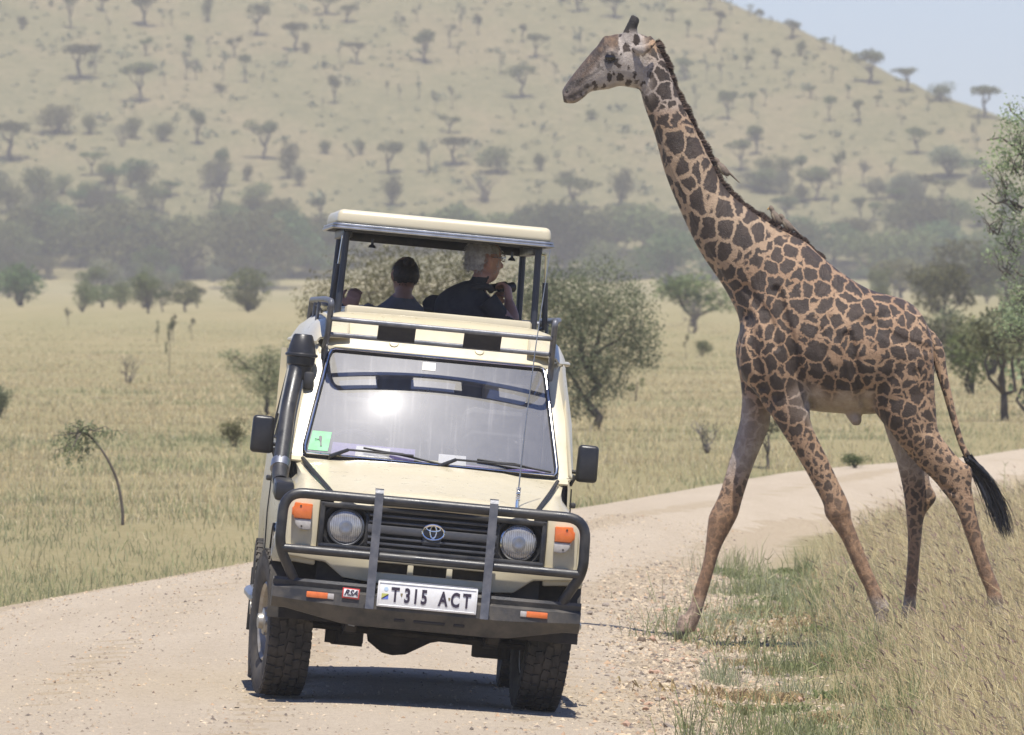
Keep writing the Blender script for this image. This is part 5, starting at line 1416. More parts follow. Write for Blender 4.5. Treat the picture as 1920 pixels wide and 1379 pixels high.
def proto(kind, seed):
    """unit tree: 1 high, about 1 wide"""
    rg = np.random.default_rng(seed); rr = lambda a, b: rg.uniform(a, b)
    lobes, segs = [], []
    if kind == 'U':       # flat-topped umbrella acacia
        fork = (rr(-.06, .06), rr(-.05, .05), rr(.30, .42))
        segs.append((wig((0, 0, -.03), fork, rg), .040, .028))
        for k in range(rg.integers(4, 7)):
            a = rr(0, 6.28); r = rr(.12, .36)
            tip = (fork[0] + r * math.cos(a), fork[1] + r * math.sin(a), rr(.68, .86))
            segs.append((wig(fork, tip, rg), .022, .006))
            lobes.append((tip[0], tip[1], tip[2] + .02, rr(.14, .25), rr(.14, .25), rr(.07, .13)))
        lobes.append((fork[0] + rr(-.1, .1), fork[1], .88, .28, .28, .08))
        n, size = 700, .034
    elif kind == 'V':     # branching tree with a fan-shaped crown
        fork = (rr(-.04, .04), rr(-.04, .04), rr(.22, .32))
        segs.append((wig((0, 0, -.03), fork, rg), .042, .032))
        for k in range(rg.integers(5, 8)):
            a = rr(0, 6.28); r = rr(.10, .34)
            tip = (fork[0] + r * math.cos(a), fork[1] + r * math.sin(a), rr(.62, .86))
            segs.append((wig(fork, tip, rg), .022, .006))
            lobes.append((tip[0], tip[1], tip[2], rr(.12, .2), rr(.12, .2), rr(.10, .15)))
        n, size = 1100, .028
    elif kind == 'R':     # round bush to the ground
        for k in range(6):
            a = rr(0, 6.28); r = rr(.02, .26)
            c = (r * math.cos(a), r * math.sin(a), rr(.38, .70))
            lobes.append((*c, rr(.20, .30), rr(.20, .30), rr(.20, .30)))
            segs.append((wig((rr(-.03, .03), 0, -.03), (c[0], c[1], c[2] + .1), rg), .022, .006))
        lobes.append((0, 0, .34, .34, .32, .28))
        n, size = 1500, .030
    elif kind == 'B':     # broad dense tree of the wood: domed crown, dark under it
        fork = (rr(-.05, .05), rr(-.05, .05), rr(.14, .22))
        segs.append((wig((0, 0, -.03), fork, rg), .038, .03))
        for k in range(8):
            a = k * .785 + rr(-.3, .3); r = rr(.16, .42)
            tip = (fork[0] + r * math.cos(a), fork[1] + r * math.sin(a), rr(.30, .74))
            segs.append((wig(fork, tip, rg), .02, .006))
            lobes.append((tip[0], tip[1], tip[2], rr(.15, .26), rr(.15, .26), rr(.13, .24)))
        lobes.append((0, 0, .80, .28, .28, .15)); lobes.append((rr(-.1, .1), 0, .66, .34, .34, .2))
        n, size = 2200, .029
    elif kind == 'S':     # thin small tree
        segs.append((wig((0, 0, -.03), (rr(-.12, .12), rr(-.1, .1), .95), rg, 5, .05), .035, .01))
        for k in range(5):
            z = rr(.35, .9); a = rr(0, 6.28)
            tip = (.26 * math.cos(a), .26 * math.sin(a), z + rr(.05, .15))
            segs.append((wig((0, 0, z - .1), tip, rg), .014, .004))
            lobes.append((*tip, rr(.10, .2), rr(.1, .2), rr(.06, .13)))
        n, size = 260, .040
    else:                 # D dead, bare branches
        for k in range(7):
            a = rr(0, 6.28); r = rr(.15, .5)
            tip = Vector((r * math.cos(a), r * math.sin(a), rr(.55, 1.0)))
            segs.append((wig((rr(-.04, .04), rr(-.04, .04), -.03), tip, rg, 5, .07), .026, .005))
            mid = tip * .6
            for q in range(3):
                segs.append((wig(mid + Vector(rg.normal(0, .02, 3)), tip + Vector(rg.normal(0, .16, 3)), rg), .009, .002))
        lobes.append((0, 0, .75, .3, .3, .2)); n, size = 60, .03
    return branch_mesh('trunk', segs), crown_mesh('crown', lobes, n, size, seed + 100)
PROT = {k: [proto(k, 31 * i + 7 * ord(k)) for i in range(c)] for k, c in (('U', 5), ('V', 5), ('R', 4), ('B', 5), ('S', 5), ('D', 2))}
KIND = {'U': ('acacia_tree', 'acacia tree'), 'V': ('savanna_tree', 'tree'), 'R': ('bush', 'bush'), 'B': ('woodland_tree', 'tree'), 'S': ('small_tree', 'small tree'), 'D': ('dead_tree', 'dead tree')}
LAB = {'U': 'small flat-topped acacia tree scattered on the far hazy hillside', 'V': 'fan-crowned small tree scattered on the far hazy hillside', 'R': 'round dense bush scattered on the far hazy hillside',
       'S': 'thin sparse young tree scattered on the far hazy hillside', 'D': 'bare grey dead tree on the far hillside', 'B': 'broad dense dark tree in the hazy wood at the foot of the hill'}
TREES = []
tcount = [0]
def tree(px, py, hpx, wpx, kind, label=None, group=None, leaf=None, bark=None, pos=None, name=None, cat=None):
    P = pos or ground_at(px, py)
    while P is None or P.y > 1470: py += 1.5; P = ground_at(px, py)
    s = FPX / P.y
    h, w_ = hpx / s, wpx / s
    k = tcount[0]; tcount[0] += 1
    tr_, cr = PROT[kind][k % len(PROT[kind])]
    nm, ct = KIND[kind]
    r = empty(name or nm, P, label or zone_label(kind, px, py), cat or ct, group)
    r.rotation_euler = (0, 0, (k * 2.399) % 6.283)
    def inst(nm_, me, mat):
        key = me.name + mat.name
        if key not in VAR:
            c = me if not len(me.materials) else me.copy()
            c.materials.clear(); c.materials.append(mat); VAR[key] = c
        o = bpy.data.objects.new(nm_, VAR[key]); COL.objects.link(o); o.parent = r; o.scale = (w_ * 1.05, w_ * 1.05, h)
    inst('trunk', tr_, bark or M_BARK)
    inst('crown', cr, leaf or {'U': L_OLIVE, 'V': L_OLIVE, 'R': L_OLIVE, 'B': L_OLIVE, 'S': L_GREY, 'D': L_GREY}[kind])
    return r
VAR = {}
def zone_label(kind, px, py):
    if kind == 'B':
        z_ = 'at the left edge' if px < 180 else 'left of the vehicle' if px < 600 else 'behind the vehicle roof' if px < 1000 else 'between the vehicle and giraffe' if px < 1370 else 'behind the giraffe back'
        return 'broad dense tree in the hazy wood below the hill, ' + z_
    w_ = {'U': 'small flat-topped acacia', 'V': 'fan-crowned small tree', 'R': 'round dense bush', 'S': 'thin sparse young tree', 'D': 'bare grey dead tree'}[kind]
    r_ = 'high up' if py < 110 else 'midway up' if py < 250 else 'low on'
    z_ = 'at the left edge' if px < 330 else 'left of the pop-up roof' if px < 620 else 'above the vehicle' if px < 1040 else 'around the giraffe neck' if px < 1370 else 'right of the giraffe neck'
    return '%s %s the hazy hillside, %s' % (w_, r_, z_)
G_H = {'U': 'flat-topped acacias on the hillside', 'V': 'fan-crowned trees on the hillside', 'R': 'bushes on the hillside', 'S': 'thin trees on the hillside', 'D': 'dead trees on the hillside', 'B': 'dense trees of the wood'}
# (column, base row, height, width in photo pixels, kind[, own label])
HILL = [
 (132, 55, 75, 42, 'V'), (42, 55, 30, 24, 'R'), (95, 12, 16, 14, 'R'), (192, 22, 34, 34, 'V'), (203, 60, 30, 14, 'S'), (270, 48, 58, 75, 'V', 'wide-crowned tree with branches fanning up at the top left of the hillside'), (305, 50, 36, 22, 'S'), (322, 48, 30, 18, 'S'), (388, 42, 60, 24, 'R', 'tall dark column-like bush near the top of the hillside'),
 (148, 148, 68, 105, 'U', 'widest flat-topped acacia on the upper left hillside with a straight trunk'), (180, 140, 38, 36, 'S'), (265, 193, 78, 80, 'U', 'umbrella acacia with a round shadow just above the left bush row'), (273, 105, 38, 38, 'V'), (310, 160, 32, 24, 'S'), (348, 150, 46, 36, 'S'), (355, 105, 42, 28, 'V'), (368, 150, 40, 26, 'S'),
 (392, 95, 26, 20, 'S'), (440, 108, 44, 32, 'V'), (460, 155, 55, 36, 'U'), (493, 155, 22, 14, 'S'), (420, 150, 50, 18, 'S'), (415, 172, 20, 34, 'R'), (482, 68, 62, 56, 'U'), (555, 95, 55, 72, 'U'), (575, 100, 26, 24, 'R'), (540, 125, 36, 28, 'S'), (613, 28, 34, 60, 'U'), (650, 42, 34, 50, 'U'),
 (628, 195, 56, 40, 'V', 'goblet-shaped tree on the open slope above the pop-up roof'), (605, 205, 26, 10, 'S'), (637, 120, 46, 20, 'S'), (669, 120, 42, 48, 'U'), (795, 118, 68, 74, 'V', 'round-crowned dark tree with a clear shadow in the middle of the hillside'), (782, 40, 32, 24, 'S'), (750, 60, 42, 24, 'S'), (842, 90, 46, 34, 'S'), (863, 60, 52, 26, 'S'), (896, 65, 42, 24, 'V'),
 (860, 120, 40, 10, 'S'), (980, 80, 36, 28, 'V'), (1003, 108, 46, 54, 'U'), (938, 140, 46, 28, 'S'), (977, 183, 62, 76, 'U', 'umbrella acacia on the slope just left of the giraffe muzzle'), (1089, 95, 42, 26, 'S'), (1085, 22, 42, 60, 'V'), (1150, 35, 54, 66, 'V'), (1041, 150, 32, 18, 'S'), (726, 180, 30, 14, 'S'), (750, 188, 30, 16, 'S'), (785, 185, 46, 22, 'S'),
 (815, 215, 46, 18, 'S'), (848, 205, 42, 22, 'S'), (843, 250, 38, 44, 'V'), (963, 225, 28, 16, 'S'), (1017, 215, 26, 18, 'S'), (1110, 225, 22, 30, 'R'), (1137, 250, 26, 12, 'S'), (610, 288, 32, 34, 'R'), (653, 300, 30, 18, 'S'), (675, 290, 30, 24, 'R'), (728, 325, 72, 70, 'V', 'dark bushy tree on the slope above the left end of the pop-up roof'),
 (735, 385, 70, 52, 'R'), (805, 325, 70, 50, 'S'), (850, 310, 56, 88, 'U', 'flat-topped acacia on the slope above the middle of the pop-up roof'), (930, 325, 62, 80, 'R', 'broad dark bush on the slope above the right part of the pop-up roof'), (1013, 320, 42, 34, 'R'), (910, 378, 52, 90, 'D'), (1080, 395, 64, 108, 'U', 'low wide flat-topped acacia between the pop-up roof and the giraffe neck'), (1062, 345, 30, 38, 'R'), (1165, 385, 88, 54, 'R'), (1088, 295, 22, 16, 'S'), (1040, 270, 20, 14, 'S'),
 (105, 250, 66, 92, 'R', 'yellowish round-topped bush at the left end of the hillside bush row'), (20, 300, 76, 120, 'U', 'spreading flat-topped acacia at the left edge below the bush row'), (170, 252, 44, 40, 'R'), (245, 260, 46, 48, 'R'), (228, 275, 46, 34, 'D'), (305, 265, 46, 48, 'R'), (370, 270, 66, 56, 'V'), (495, 300, 78, 76, 'V', 'dark spreading tree at the right end of the hillside bush row'), (540, 335, 82, 48, 'R'), (173, 330, 46, 54, 'U'),
 (205, 345, 48, 58, 'R'), (262, 352, 42, 62, 'R'), (305, 402, 52, 50, 'V'), (405, 392, 88, 76, 'D', 'half-bare spiky tree on the pale slope left of the vehicle roof'), (463, 340, 36, 28, 'R'), (75, 400, 92, 74, 'B'), (115, 365, 46, 48, 'R'), (165, 385, 52, 44, 'R'), (20, 400, 70, 80, 'R'), (400, 350, 60, 70, 'R'),
 (1485, 72, 38, 52, 'V', 'round-crowned tree on the skyline, topmost of the large ridge trees'), (1500, 105, 38, 24, 'R'), (1350, 60, 42, 40, 'V'), (1405, 30, 22, 24, 'S'), (1445, 45, 14, 14, 'S'), (1545, 92, 22, 30, 'U'), (1565, 95, 26, 14, 'S'), (1580, 115, 32, 16, 'S'), (1630, 158, 78, 86, 'V', 'largest tree on the skyline ridge with a tall irregular crown'), (1700, 172, 46, 64, 'U', 'neat umbrella acacia on the skyline right of the largest ridge tree'), (1763, 190, 40, 60, 'R', 'rounded tree on the skyline between two flat-topped acacias'), (1845, 222, 64, 80, 'U', 'flat-topped acacia lowest on the skyline at the right'),
 (1370, 28, 20, 20, 'S'), (1425, 42, 28, 22, 'V'), (1455, 130, 42, 30, 'V'), (1400, 95, 36, 24, 'S'), (1325, 155, 52, 16, 'S'), (1352, 155, 52, 20, 'S'), (1400, 130, 32, 32, 'V'), (1305, 205, 46, 24, 'S'), (1365, 225, 56, 44, 'U'), (1373, 205, 36, 28, 'V'), (1410, 207, 36, 26, 'V'), (1435, 200, 36, 24, 'S'), (1418, 262, 32, 44, 'R'), (1285, 150, 42, 50, 'U'), (1555, 228, 50, 40, 'U'),
 (1610, 228, 42, 44, 'V'), (1645, 200, 26, 24, 'V'), (1520, 185, 26, 28, 'V'), (1720, 290, 52, 56, 'U', 'goblet-shaped acacia alone on the pale slope right of the giraffe neck'), (1740, 205, 26, 28, 'S'), (1418, 290, 56, 42, 'V'), (1390, 322, 62, 64, 'U'), (1440, 332, 46, 54, 'R'), (1468, 332, 42, 48, 'R'), (1435, 362, 56, 84, 'R'), (1530, 378, 62, 80, 'V'), (1560, 355, 42, 34, 'S'), (1575, 348, 72, 30, 'V'), (1620, 352, 56, 44, 'S'), (1670, 322, 26, 38, 'S'), (1785, 322, 26, 14, 'S'),
 (1730, 378, 52, 74, 'U'), (1768, 378, 42, 54, 'U'), (1637, 414, 36, 38, 'U'), (1695, 392, 42, 34, 'V'), (1760, 432, 50, 44, 'U'), (1715, 432, 46, 54, 'R'), (1480, 392, 32, 44, 'R'), (1560, 402, 42, 34, 'S'), (1830, 282, 70, 24, 'S'), (1690, 235, 24, 22, 'S'), (1480, 160, 30, 24, 'S'), (1560, 150, 26, 26, 'S'), (1590, 185, 30, 22, 'V'), (1340, 100, 34, 26, 'S'), (1290, 70, 34, 24, 'V'), (1260, 40, 30, 30, 'V'), (1330, 20, 36, 44, 'V')]
for h in HILL:
    tree(*h[:5], label=h[5] if len(h) > 5 else None, group=G_H[h[4]], leaf=(L_GREY if h[4] in 'SD' else (L_YEL if h[0] == 105 else None)))
# the wood along the foot of the hill
WOOD = [(20, 520, 130, 130), (95, 470, 90, 120), (150, 500, 112, 120), (225, 532, 140, 190, 'largest dome-crowned dark tree of the wood at the left'), (60, 440, 60, 110), (300, 520, 120, 130), (352, 528, 118, 130, 'dark broad tree of the wood with twin trunks standing on pale ground'), (415, 516, 128, 140), (480, 545, 135, 170, 'broad feathery green tree at the right end of the left wood'), (545, 520, 125, 120), (590, 500, 110, 120), (640, 500, 95, 130), (700, 480, 90, 130), (780, 470, 85, 130), (860, 470, 85, 130), (940, 470, 80, 130), (190, 455, 60, 120), (260, 450, 60, 120), (350, 450, 56, 110), (440, 440, 50, 100), (520, 440, 60, 110),
 (1060, 520, 130, 160), (1140, 480, 95, 130), (1130, 540, 100, 110), (1215, 500, 105, 140), (1255, 545, 120, 150), (1300, 612, 120, 150, 'dark drooping tree of the wood just left of the giraffe chest'), (1345, 530, 110, 150), (1400, 500, 95, 120), (1010, 470, 80, 120), (1180, 440, 60, 110), (1280, 450, 60, 110), (1480, 500, 80, 130), (1560, 500, 88, 140), (1620, 520, 105, 150), (1690, 545, 115, 170), (1690, 560, 85, 110, 'pale umbrella-shaped tree in the wood above the giraffe back'), (1752, 520, 98, 150), (1800, 570, 125, 160), (1850, 530, 100, 140), (1775, 610, 110, 120, 'bushy tree of the wood behind the giraffe rump'), (1890, 560, 120, 150), (1950, 560, 130, 160), (-40, 520, 130, 140), (1420, 560, 100, 130), (1500, 470, 60, 110), (1600, 455, 50, 100), (1880, 470, 60, 110)]
rg = np.random.default_rng(77)
for k in range(26):
    px = rg.uniform(-40, 620) if k % 2 else rg.uniform(1030, 1960)
    py = rg.uniform(430, 552); WOOD.append((px, py, rg.uniform(40, 95), rg.uniform(70, 130)))
for i_, t_ in enumerate(WOOD):
    tree(t_[0], t_[1], t_[2] * (.85 + .35 * ((i_ * .618) % 1)), t_[3], 'B', label=t_[4] if len(t_) > 4 else None, group=G_H['B'], leaf=L_YEL if len(t_) > 4 and 'pale' in t_[4] else (L_GREEN if i_ % 4 == 1 else L_OLIVE))
rg = np.random.default_rng(93)
for k in range(46):
    px = rg.uniform(-20, 640) if k % 2 else rg.uniform(1380, 1900); py = rg.uniform(330, 450); kd = 'RVBRUR'[k % 6]
    tree(px, py, rg.uniform(32, 66), rg.uniform(34, 84), kd, group='trees and bushes on the lower hillside', leaf=[L_OLIVE, L_GREEN, L_GREY][k % 3],
         label='%s among the denser growth on the lower slope, %s' % ({'R': 'rounded bush', 'V': 'small fan-crowned tree', 'B': 'broad dense tree', 'U': 'flat-topped acacia'}[kd], 'left of the pop-up roof' if k % 2 else 'right of the giraffe neck'))
# smaller trees and bushes standing on the plain, each with its own look
PLAIN = [(275, 548, 92, 84, 'V', L_GREEN, 'bright green small tree in front of the dark left wood'), (195, 554, 78, 88, 'R', L_GREY, 'grey rounded leafless-looking bush in front of the left wood'), (232, 545, 40, 36, 'S', L_GREY, 'thin grey sapling beside the grey rounded bush'), (40, 574, 100, 130, 'R', L_GREEN, 'dark green bush at the left edge of the plain'), (8, 548, 105, 100, 'R', L_GREY, 'grey bush cut by the left edge of the photo'), (92, 528, 32, 26, 'R', L_OLIVE, 'little dark bush on the pale patch of the left wood'),
 (470, 582, 96, 112, 'R', L_OLIVE, 'loose low thicket in front of the feathery green tree'), (370, 578, 48, 40, 'V', L_OLIVE, 'small leaning green tree on the open plain'), (304, 585, 44, 42, 'V', L_GREEN, 'small pale green bush on the open plain below the wood'), (128, 612, 38, 20, 'S', L_GREY, 'short dark stem alone on the left plain'), (294, 645, 42, 18, 'S', L_GREY, 'leftmost of three dark stems on the plain left of the vehicle'), (325, 640, 54, 30, 'S', L_GREY, 'thickest of three dark stems on the plain left of the vehicle'), (360, 638, 42, 18, 'S', L_GREY, 'rightmost of three dark stems on the plain left of the vehicle'), (317, 705, 105, 20, 'S', L_GREY, 'thin tall sapling standing before the three dark stems'),
 (243, 720, 58, 46, 'D', L_GREY, 'broken reddish dead stump with splintered stems on the plain'), (0, 785, 80, 60, 'R', L_GREY, 'grey shrub cut by the left edge of the photo lower down the plain'), (440, 838, 58, 66, 'R', L_OLIVE, 'low dark shrub in the grass left of the side mirror'), (1286, 672, 46, 14, 'S', L_OLIVE, 'upright dark stem on the plain right of the drooping tree'), (1318, 668, 36, 40, 'R', L_GREEN, 'small green bush right of the upright dark stem'), (1300, 625, 60, 50, 'D', L_GREY, 'pale bare tree behind the small green bush'), (1192, 752, 40, 44, 'S', L_OLIVE, 'little green shrub in the grass right of the drooping tree'),
 (1325, 850, 62, 70, 'D', L_GREY, 'bare brown twiggy shrub left of the giraffe legs'), (1440, 880, 118, 80, 'V', L_GREY, 'grey shrub with a dark trunk seen between the giraffe forelegs'), (1602, 879, 36, 60, 'R', L_GREEN, 'low green bush just beyond the road between the giraffe legs'), (1822, 740, 150, 110, 'R', L_OLIVE, 'dense green bush behind the giraffe tail'), (1885, 790, 215, 190, 'V', L_AIRY, 'grey many-stemmed tree at the right edge behind the tail'), (1935, 780, 260, 170, 'R', L_AIRY, 'grey bush at the right edge beside the many-stemmed tree'), (1860, 705, 160, 150, 'R', L_OLIVE, 'dark rounded bush low at the right side between the giraffe tail and the photo edge'), (1910, 665, 170, 150, 'R', L_GREY, 'tall grey-green bush under the overhanging acacia at the right edge'), (1800, 690, 125, 110, 'R', L_GREY, 'grey-green bush just right of the giraffe rump'), (1745, 700, 130, 120, 'R', L_GREY, 'grey bush partly hidden behind the giraffe rump')]
rg = np.random.default_rng(91)
for k in range(66):
    left = k % 2 == 0
    px = rg.uniform(-20, 600) if left else rg.uniform(1240, 1930)
    py = rg.uniform(512, 556) if k % 3 else rg.uniform(552, 588)
    kd = 'RVRBR'[k % 5]
    tree(px, py, rg.uniform(26, 80), rg.uniform(40, 100), kd, label='%s at the ragged front edge of the wood, %s' % ({'R': 'low spreading bush', 'V': 'small fan-crowned tree', 'B': 'dense round-crowned tree'}[kd], 'left of the vehicle' if left else 'behind the giraffe'), group='scattered growth before the wood', leaf=[L_OLIVE, L_GREEN, L_GREY][k % 3])
for px, py, hh, ww, kd, lf, lb in PLAIN:
    tree(px, py, hh, ww, kd, label=lb, leaf=lf, name={'V': 'small_tree', 'R': 'bush', 'S': 'sapling', 'D': 'dead_shrub'}[kd], cat={'V': 'tree', 'R': 'bush', 'S': 'sapling', 'D': 'dead shrub'}[kd], bark=M_BARKP if kd == 'D' else None)

# nearer trees, modelled one by one with fine leaves
def big_tree(px, py, label, lobes, segs, n, size, leaf, seed, droop=0.0, name='acacia_tree', Y=None, asp=2.2):
    P = ground_at(px, py) if Y is None else Vector((at(px, py, Y).x, Y, 0))
    if Y is not None: P.z = hz(P.x, P.y)
    s = FPX / P.y
    r = empty(name, P, label, 'tree')
    rg = np.random.default_rng(seed)
    f = lambda q: ((q[0] - px) / s, q[2] if len(q) > 2 else 0.0, (py - q[1]) / s)       # photo pixel -> metres about the root
    sg = [(wig(f(a), f(b), rg, 5, .05), r0, r1) for a, b, r0, r1 in segs]
    lb = [(*f(c), rx / s, ry / s if ry else rx / s, rz / s) for c, rx, ry, rz in lobes]
    # twigs from the branch ends into the lobes
    for l_ in lb:
        for k in range(9):
            d = rg.normal(size=3); d /= np.linalg.norm(d)
            e = Vector(l_[:3]) + Vector((d[0] * l_[3], d[1] * l_[4], d[2] * l_[5])) * .95
            sg.append((wig(Vector(l_[:3]) * .9 + Vector(rg.normal(0, .04, 3)), e - Vector((0, 0, droop * .5)), rg, 4, .08), .006, .0015))
    link_mesh('trunk', branch_mesh('trunk', sg), M_BARK, r)
    link_mesh('crown', crown_mesh('crown', lb, n, size, seed, droop, asp, .35), leaf, r)
    return r
big_tree(1120, 806, 'grey-green drooping tree with a rounded crown just right of the vehicle',
         [((1070, 560), 80, 0, 70), ((1130, 540), 85, 0, 62), ((1185, 590), 58, 0, 62), ((1200, 640), 42, 0, 46), ((1100, 640), 80, 0, 62), ((1040, 620), 70, 0, 90), ((1080, 720), 62, 0, 60), ((1010, 520), 60, 0, 50), ((1140, 690), 44, 0, 50), ((1000, 700), 60, 0, 80)],
         [((1115, 806), (1105, 700), .07, .05), ((1105, 700), (1070, 580), .045, .02), ((1105, 700), (1150, 570), .045, .02), ((1105, 690), (1190, 610), .035, .012), ((1090, 740), (1030, 620), .035, .012)], 27000, .027, L_GREY, 3, .32, 'drooping_tree', None, 2.6)
big_tree(730, 790, 'yellow-green feathery tree seen under the pop-up roof of the vehicle',
         [((690, 520), 85, 0, 65), ((760, 500), 80, 0, 60), ((830, 520), 80, 0, 62), ((640, 570), 60, 0, 60), ((880, 560), 70, 0, 60), ((720, 590), 90, 0, 70), ((940, 590), 70, 0, 70), ((820, 600), 90, 0, 70), ((600, 560), 50, 0, 50), ((980, 540), 50, 0, 60), ((880, 490), 60, 0, 50)],
         [((735, 790), (730, 680), .07, .05), ((730, 680), (690, 550), .04, .015), ((730, 680), (800, 540), .04, .015), ((730, 690), (880, 590), .035, .012), ((730, 690), (640, 590), .03, .012)], 21000, .027, L_YEL, 5, .16, 'feathery_tree', None, 2.6)
big_tree(500, 778, 'light green feathery bush half hidden behind the snorkel',
         [((490, 700), 42, 0, 38), ((520, 720), 44, 0, 44), ((455, 680), 34, 0, 16), ((500, 665), 26, 0, 20), ((540, 690), 40, 0, 50), ((430, 660), 22, 0, 9)],
         [((505, 778), (500, 720), .04, .03), ((500, 720), (440, 668), .02, .006), ((500, 720), (510, 670), .02, .006), ((500, 725), (540, 690), .02, .006)], 6500, .024, L_AIRY, 8, .1, 'feathery_bush', None, 3.0)
big_tree(2010, 1000, 'fine-leaved acacia reaching into the photo at the right edge',
         [((1900, 290, -.2), 48, 0, 44), ((1870, 330, .1), 40, 0, 24), ((1895, 370, 0), 46, 0, 36), ((1855, 420, 0), 30, 0, 22), ((1890, 450, .2), 40, 0, 30), ((1905, 240, 0), 36, 0, 26), ((1960, 300, 0), 80, 0, 80), ((1880, 500, 0), 36, 0, 24), ((1960, 440, 0), 80, 0, 80), ((1910, 560, 0), 36, 0, 40), ((1900, 630, 0), 40, 0, 40), ((1960, 600, 0), 60, 0, 70), ((2040, 300, .5), 90, 0, 110), ((2060, 480, .2), 90, 0, 100)],
         [((2010, 1000), (2000, 640), .13, .09), ((2000, 640), (1940, 420), .07, .03), ((2000, 640), (1960, 300), .07, .03), ((1950, 440), (1840, 400), .025, .006), ((1955, 340), (1850, 300), .025, .006), ((1960, 300), (1890, 230), .022, .006), ((2000, 640), (2060, 380), .08, .03), ((1990, 600), (1890, 530), .03, .006)], 8500, .024, L_AIRY, 12, .16, 'acacia_tree', 108, 2.6)
# leaning sapling on the left: a bare bent stem with a mop of hanging twigs
P = ground_at(230, 985); s = FPX / P.y
r = empty('leaning_sapling', P, 'bent sapling with bare curved stem and drooping green top on the left verge', 'sapling')
rg = np.random.default_rng(21)
f = lambda x, y, d=0.0: Vector(((x - 230) / s, d, (985 - y) / s))
stem = [f(230, 987), f(229, 950), f(219, 900), f(198, 855), f(172, 822), f(150, 806)]
sg = [([Vector(q) for q in catmull(np.array(stem), 4)], .016, .008)]
tips = []
for (x, y) in [(95, 830), (110, 812), (125, 798), (150, 788), (175, 792), (195, 800), (215, 808), (235, 806), (120, 845), (140, 838), (165, 842), (100, 855), (185, 828), (150, 860), (128, 865)]:
    e = f(x, y, rg.normal(0, .12)); tips.append(e); sg.append((wig(f(155 + rg.normal(0, 5), 808 + rg.normal(0, 4)), e, rg, 5, .06), .006, .0015))
link_mesh('stem', branch_mesh('stem', sg), M_BARK, r)
c = np.concatenate([np.array(f(155, 808))[None] + (np.array(e) - np.array(f(155, 808))) * np.sqrt(rg.random((60, 1))) + rg.normal(0, .02, (60, 3)) - np.array([[0, 0, .06]]) * rg.random((60, 1)) for e in tips])
n = len(c); a = rg.normal(size=(n, 3)); a[:, 2] -= .8; a /= np.linalg.norm(a, axis=1)[:, None]
b_ = np.cross(a, rg.normal(size=(n, 3))); b_ /= np.linalg.norm(b_, axis=1)[:, None]
V = np.stack([c + a * .024, c + b_ * .006, c - a * .024, c - b_ * .006], 1).reshape(-1, 3)
link_mesh('crown', np_mesh('crown', V, np.arange(n * 4).reshape(n, 4), False, {'shade': np.repeat(rg.random(n), 4)}), L_AIRY, r)
# countless low scrub on the hillside
# the wood goes on outside the photo on both sides, as one mass each
rg = np.random.default_rng(41)
lob = []
for k in range(150):
    px = rg.uniform(-1000, -90) if k % 2 else rg.uniform(2030, 2900)
    Y = rg.uniform(1180, 1330); q = at(px, 500, Y); hh = rg.uniform(3.5, 6.5)
    for j in range(5): lob.append((q.x + rg.normal(0, 1.6), Y + rg.normal(0, 1.2), hz(q.x, Y) + hh * rg.uniform(.3, .8), hh * .3, hh * .3, hh * .24))
props(link_mesh('far_wood', crown_mesh('far_wood', lob, 30000, .22, 44), L_OLIVE), 'far hazy wood going on along the foot of the hill', 'wood', None, 'stuff')
rg = np.random.default_rng(40); C = []; 
for k in range(5200):
    y = rg.uniform(1262, 1440); x = rg.uniform(-.085, .085) * y
    if rg.random() > .25 + 1.1 * float(np.clip(.5 + .5 * wob(x, y, .09), 0, 1)) ** 2: continue
    z = hz(x, y); sz = rg.uniform(.18, .7) * (1 + (rg.random() < .15))
    m_ = 14
    p = rg.normal(0, .42, (m_, 3)) * sz * np.array([1, 1, .5]) + np.array([x, y, z + sz * .35]); C.append((p, np.full(m_, sz * .30)))
c = np.concatenate([q[0] for q in C]); sz = np.concatenate([q[1] for q in C])[:, None]
n = len(c); a = rg.normal(size=(n, 3)); a /= np.linalg.norm(a, axis=1)[:, None]
b_ = np.cross(a, rg.normal(size=(n, 3))); b_ /= np.linalg.norm(b_, axis=1)[:, None]
V = np.stack([c + a * sz, c + b_ * sz * .6, c - a * sz, c - b_ * sz * .6], 1).reshape(-1, 3)
props(link_mesh('scrub', np_mesh('scrub', V, np.arange(n * 4).reshape(n, 4), False, {'shade': np.repeat(rg.random(n), 4)}), L_GREY), 'low grey-green scrub dotted all over the hillside grass', 'scrub', None, 'stuff')
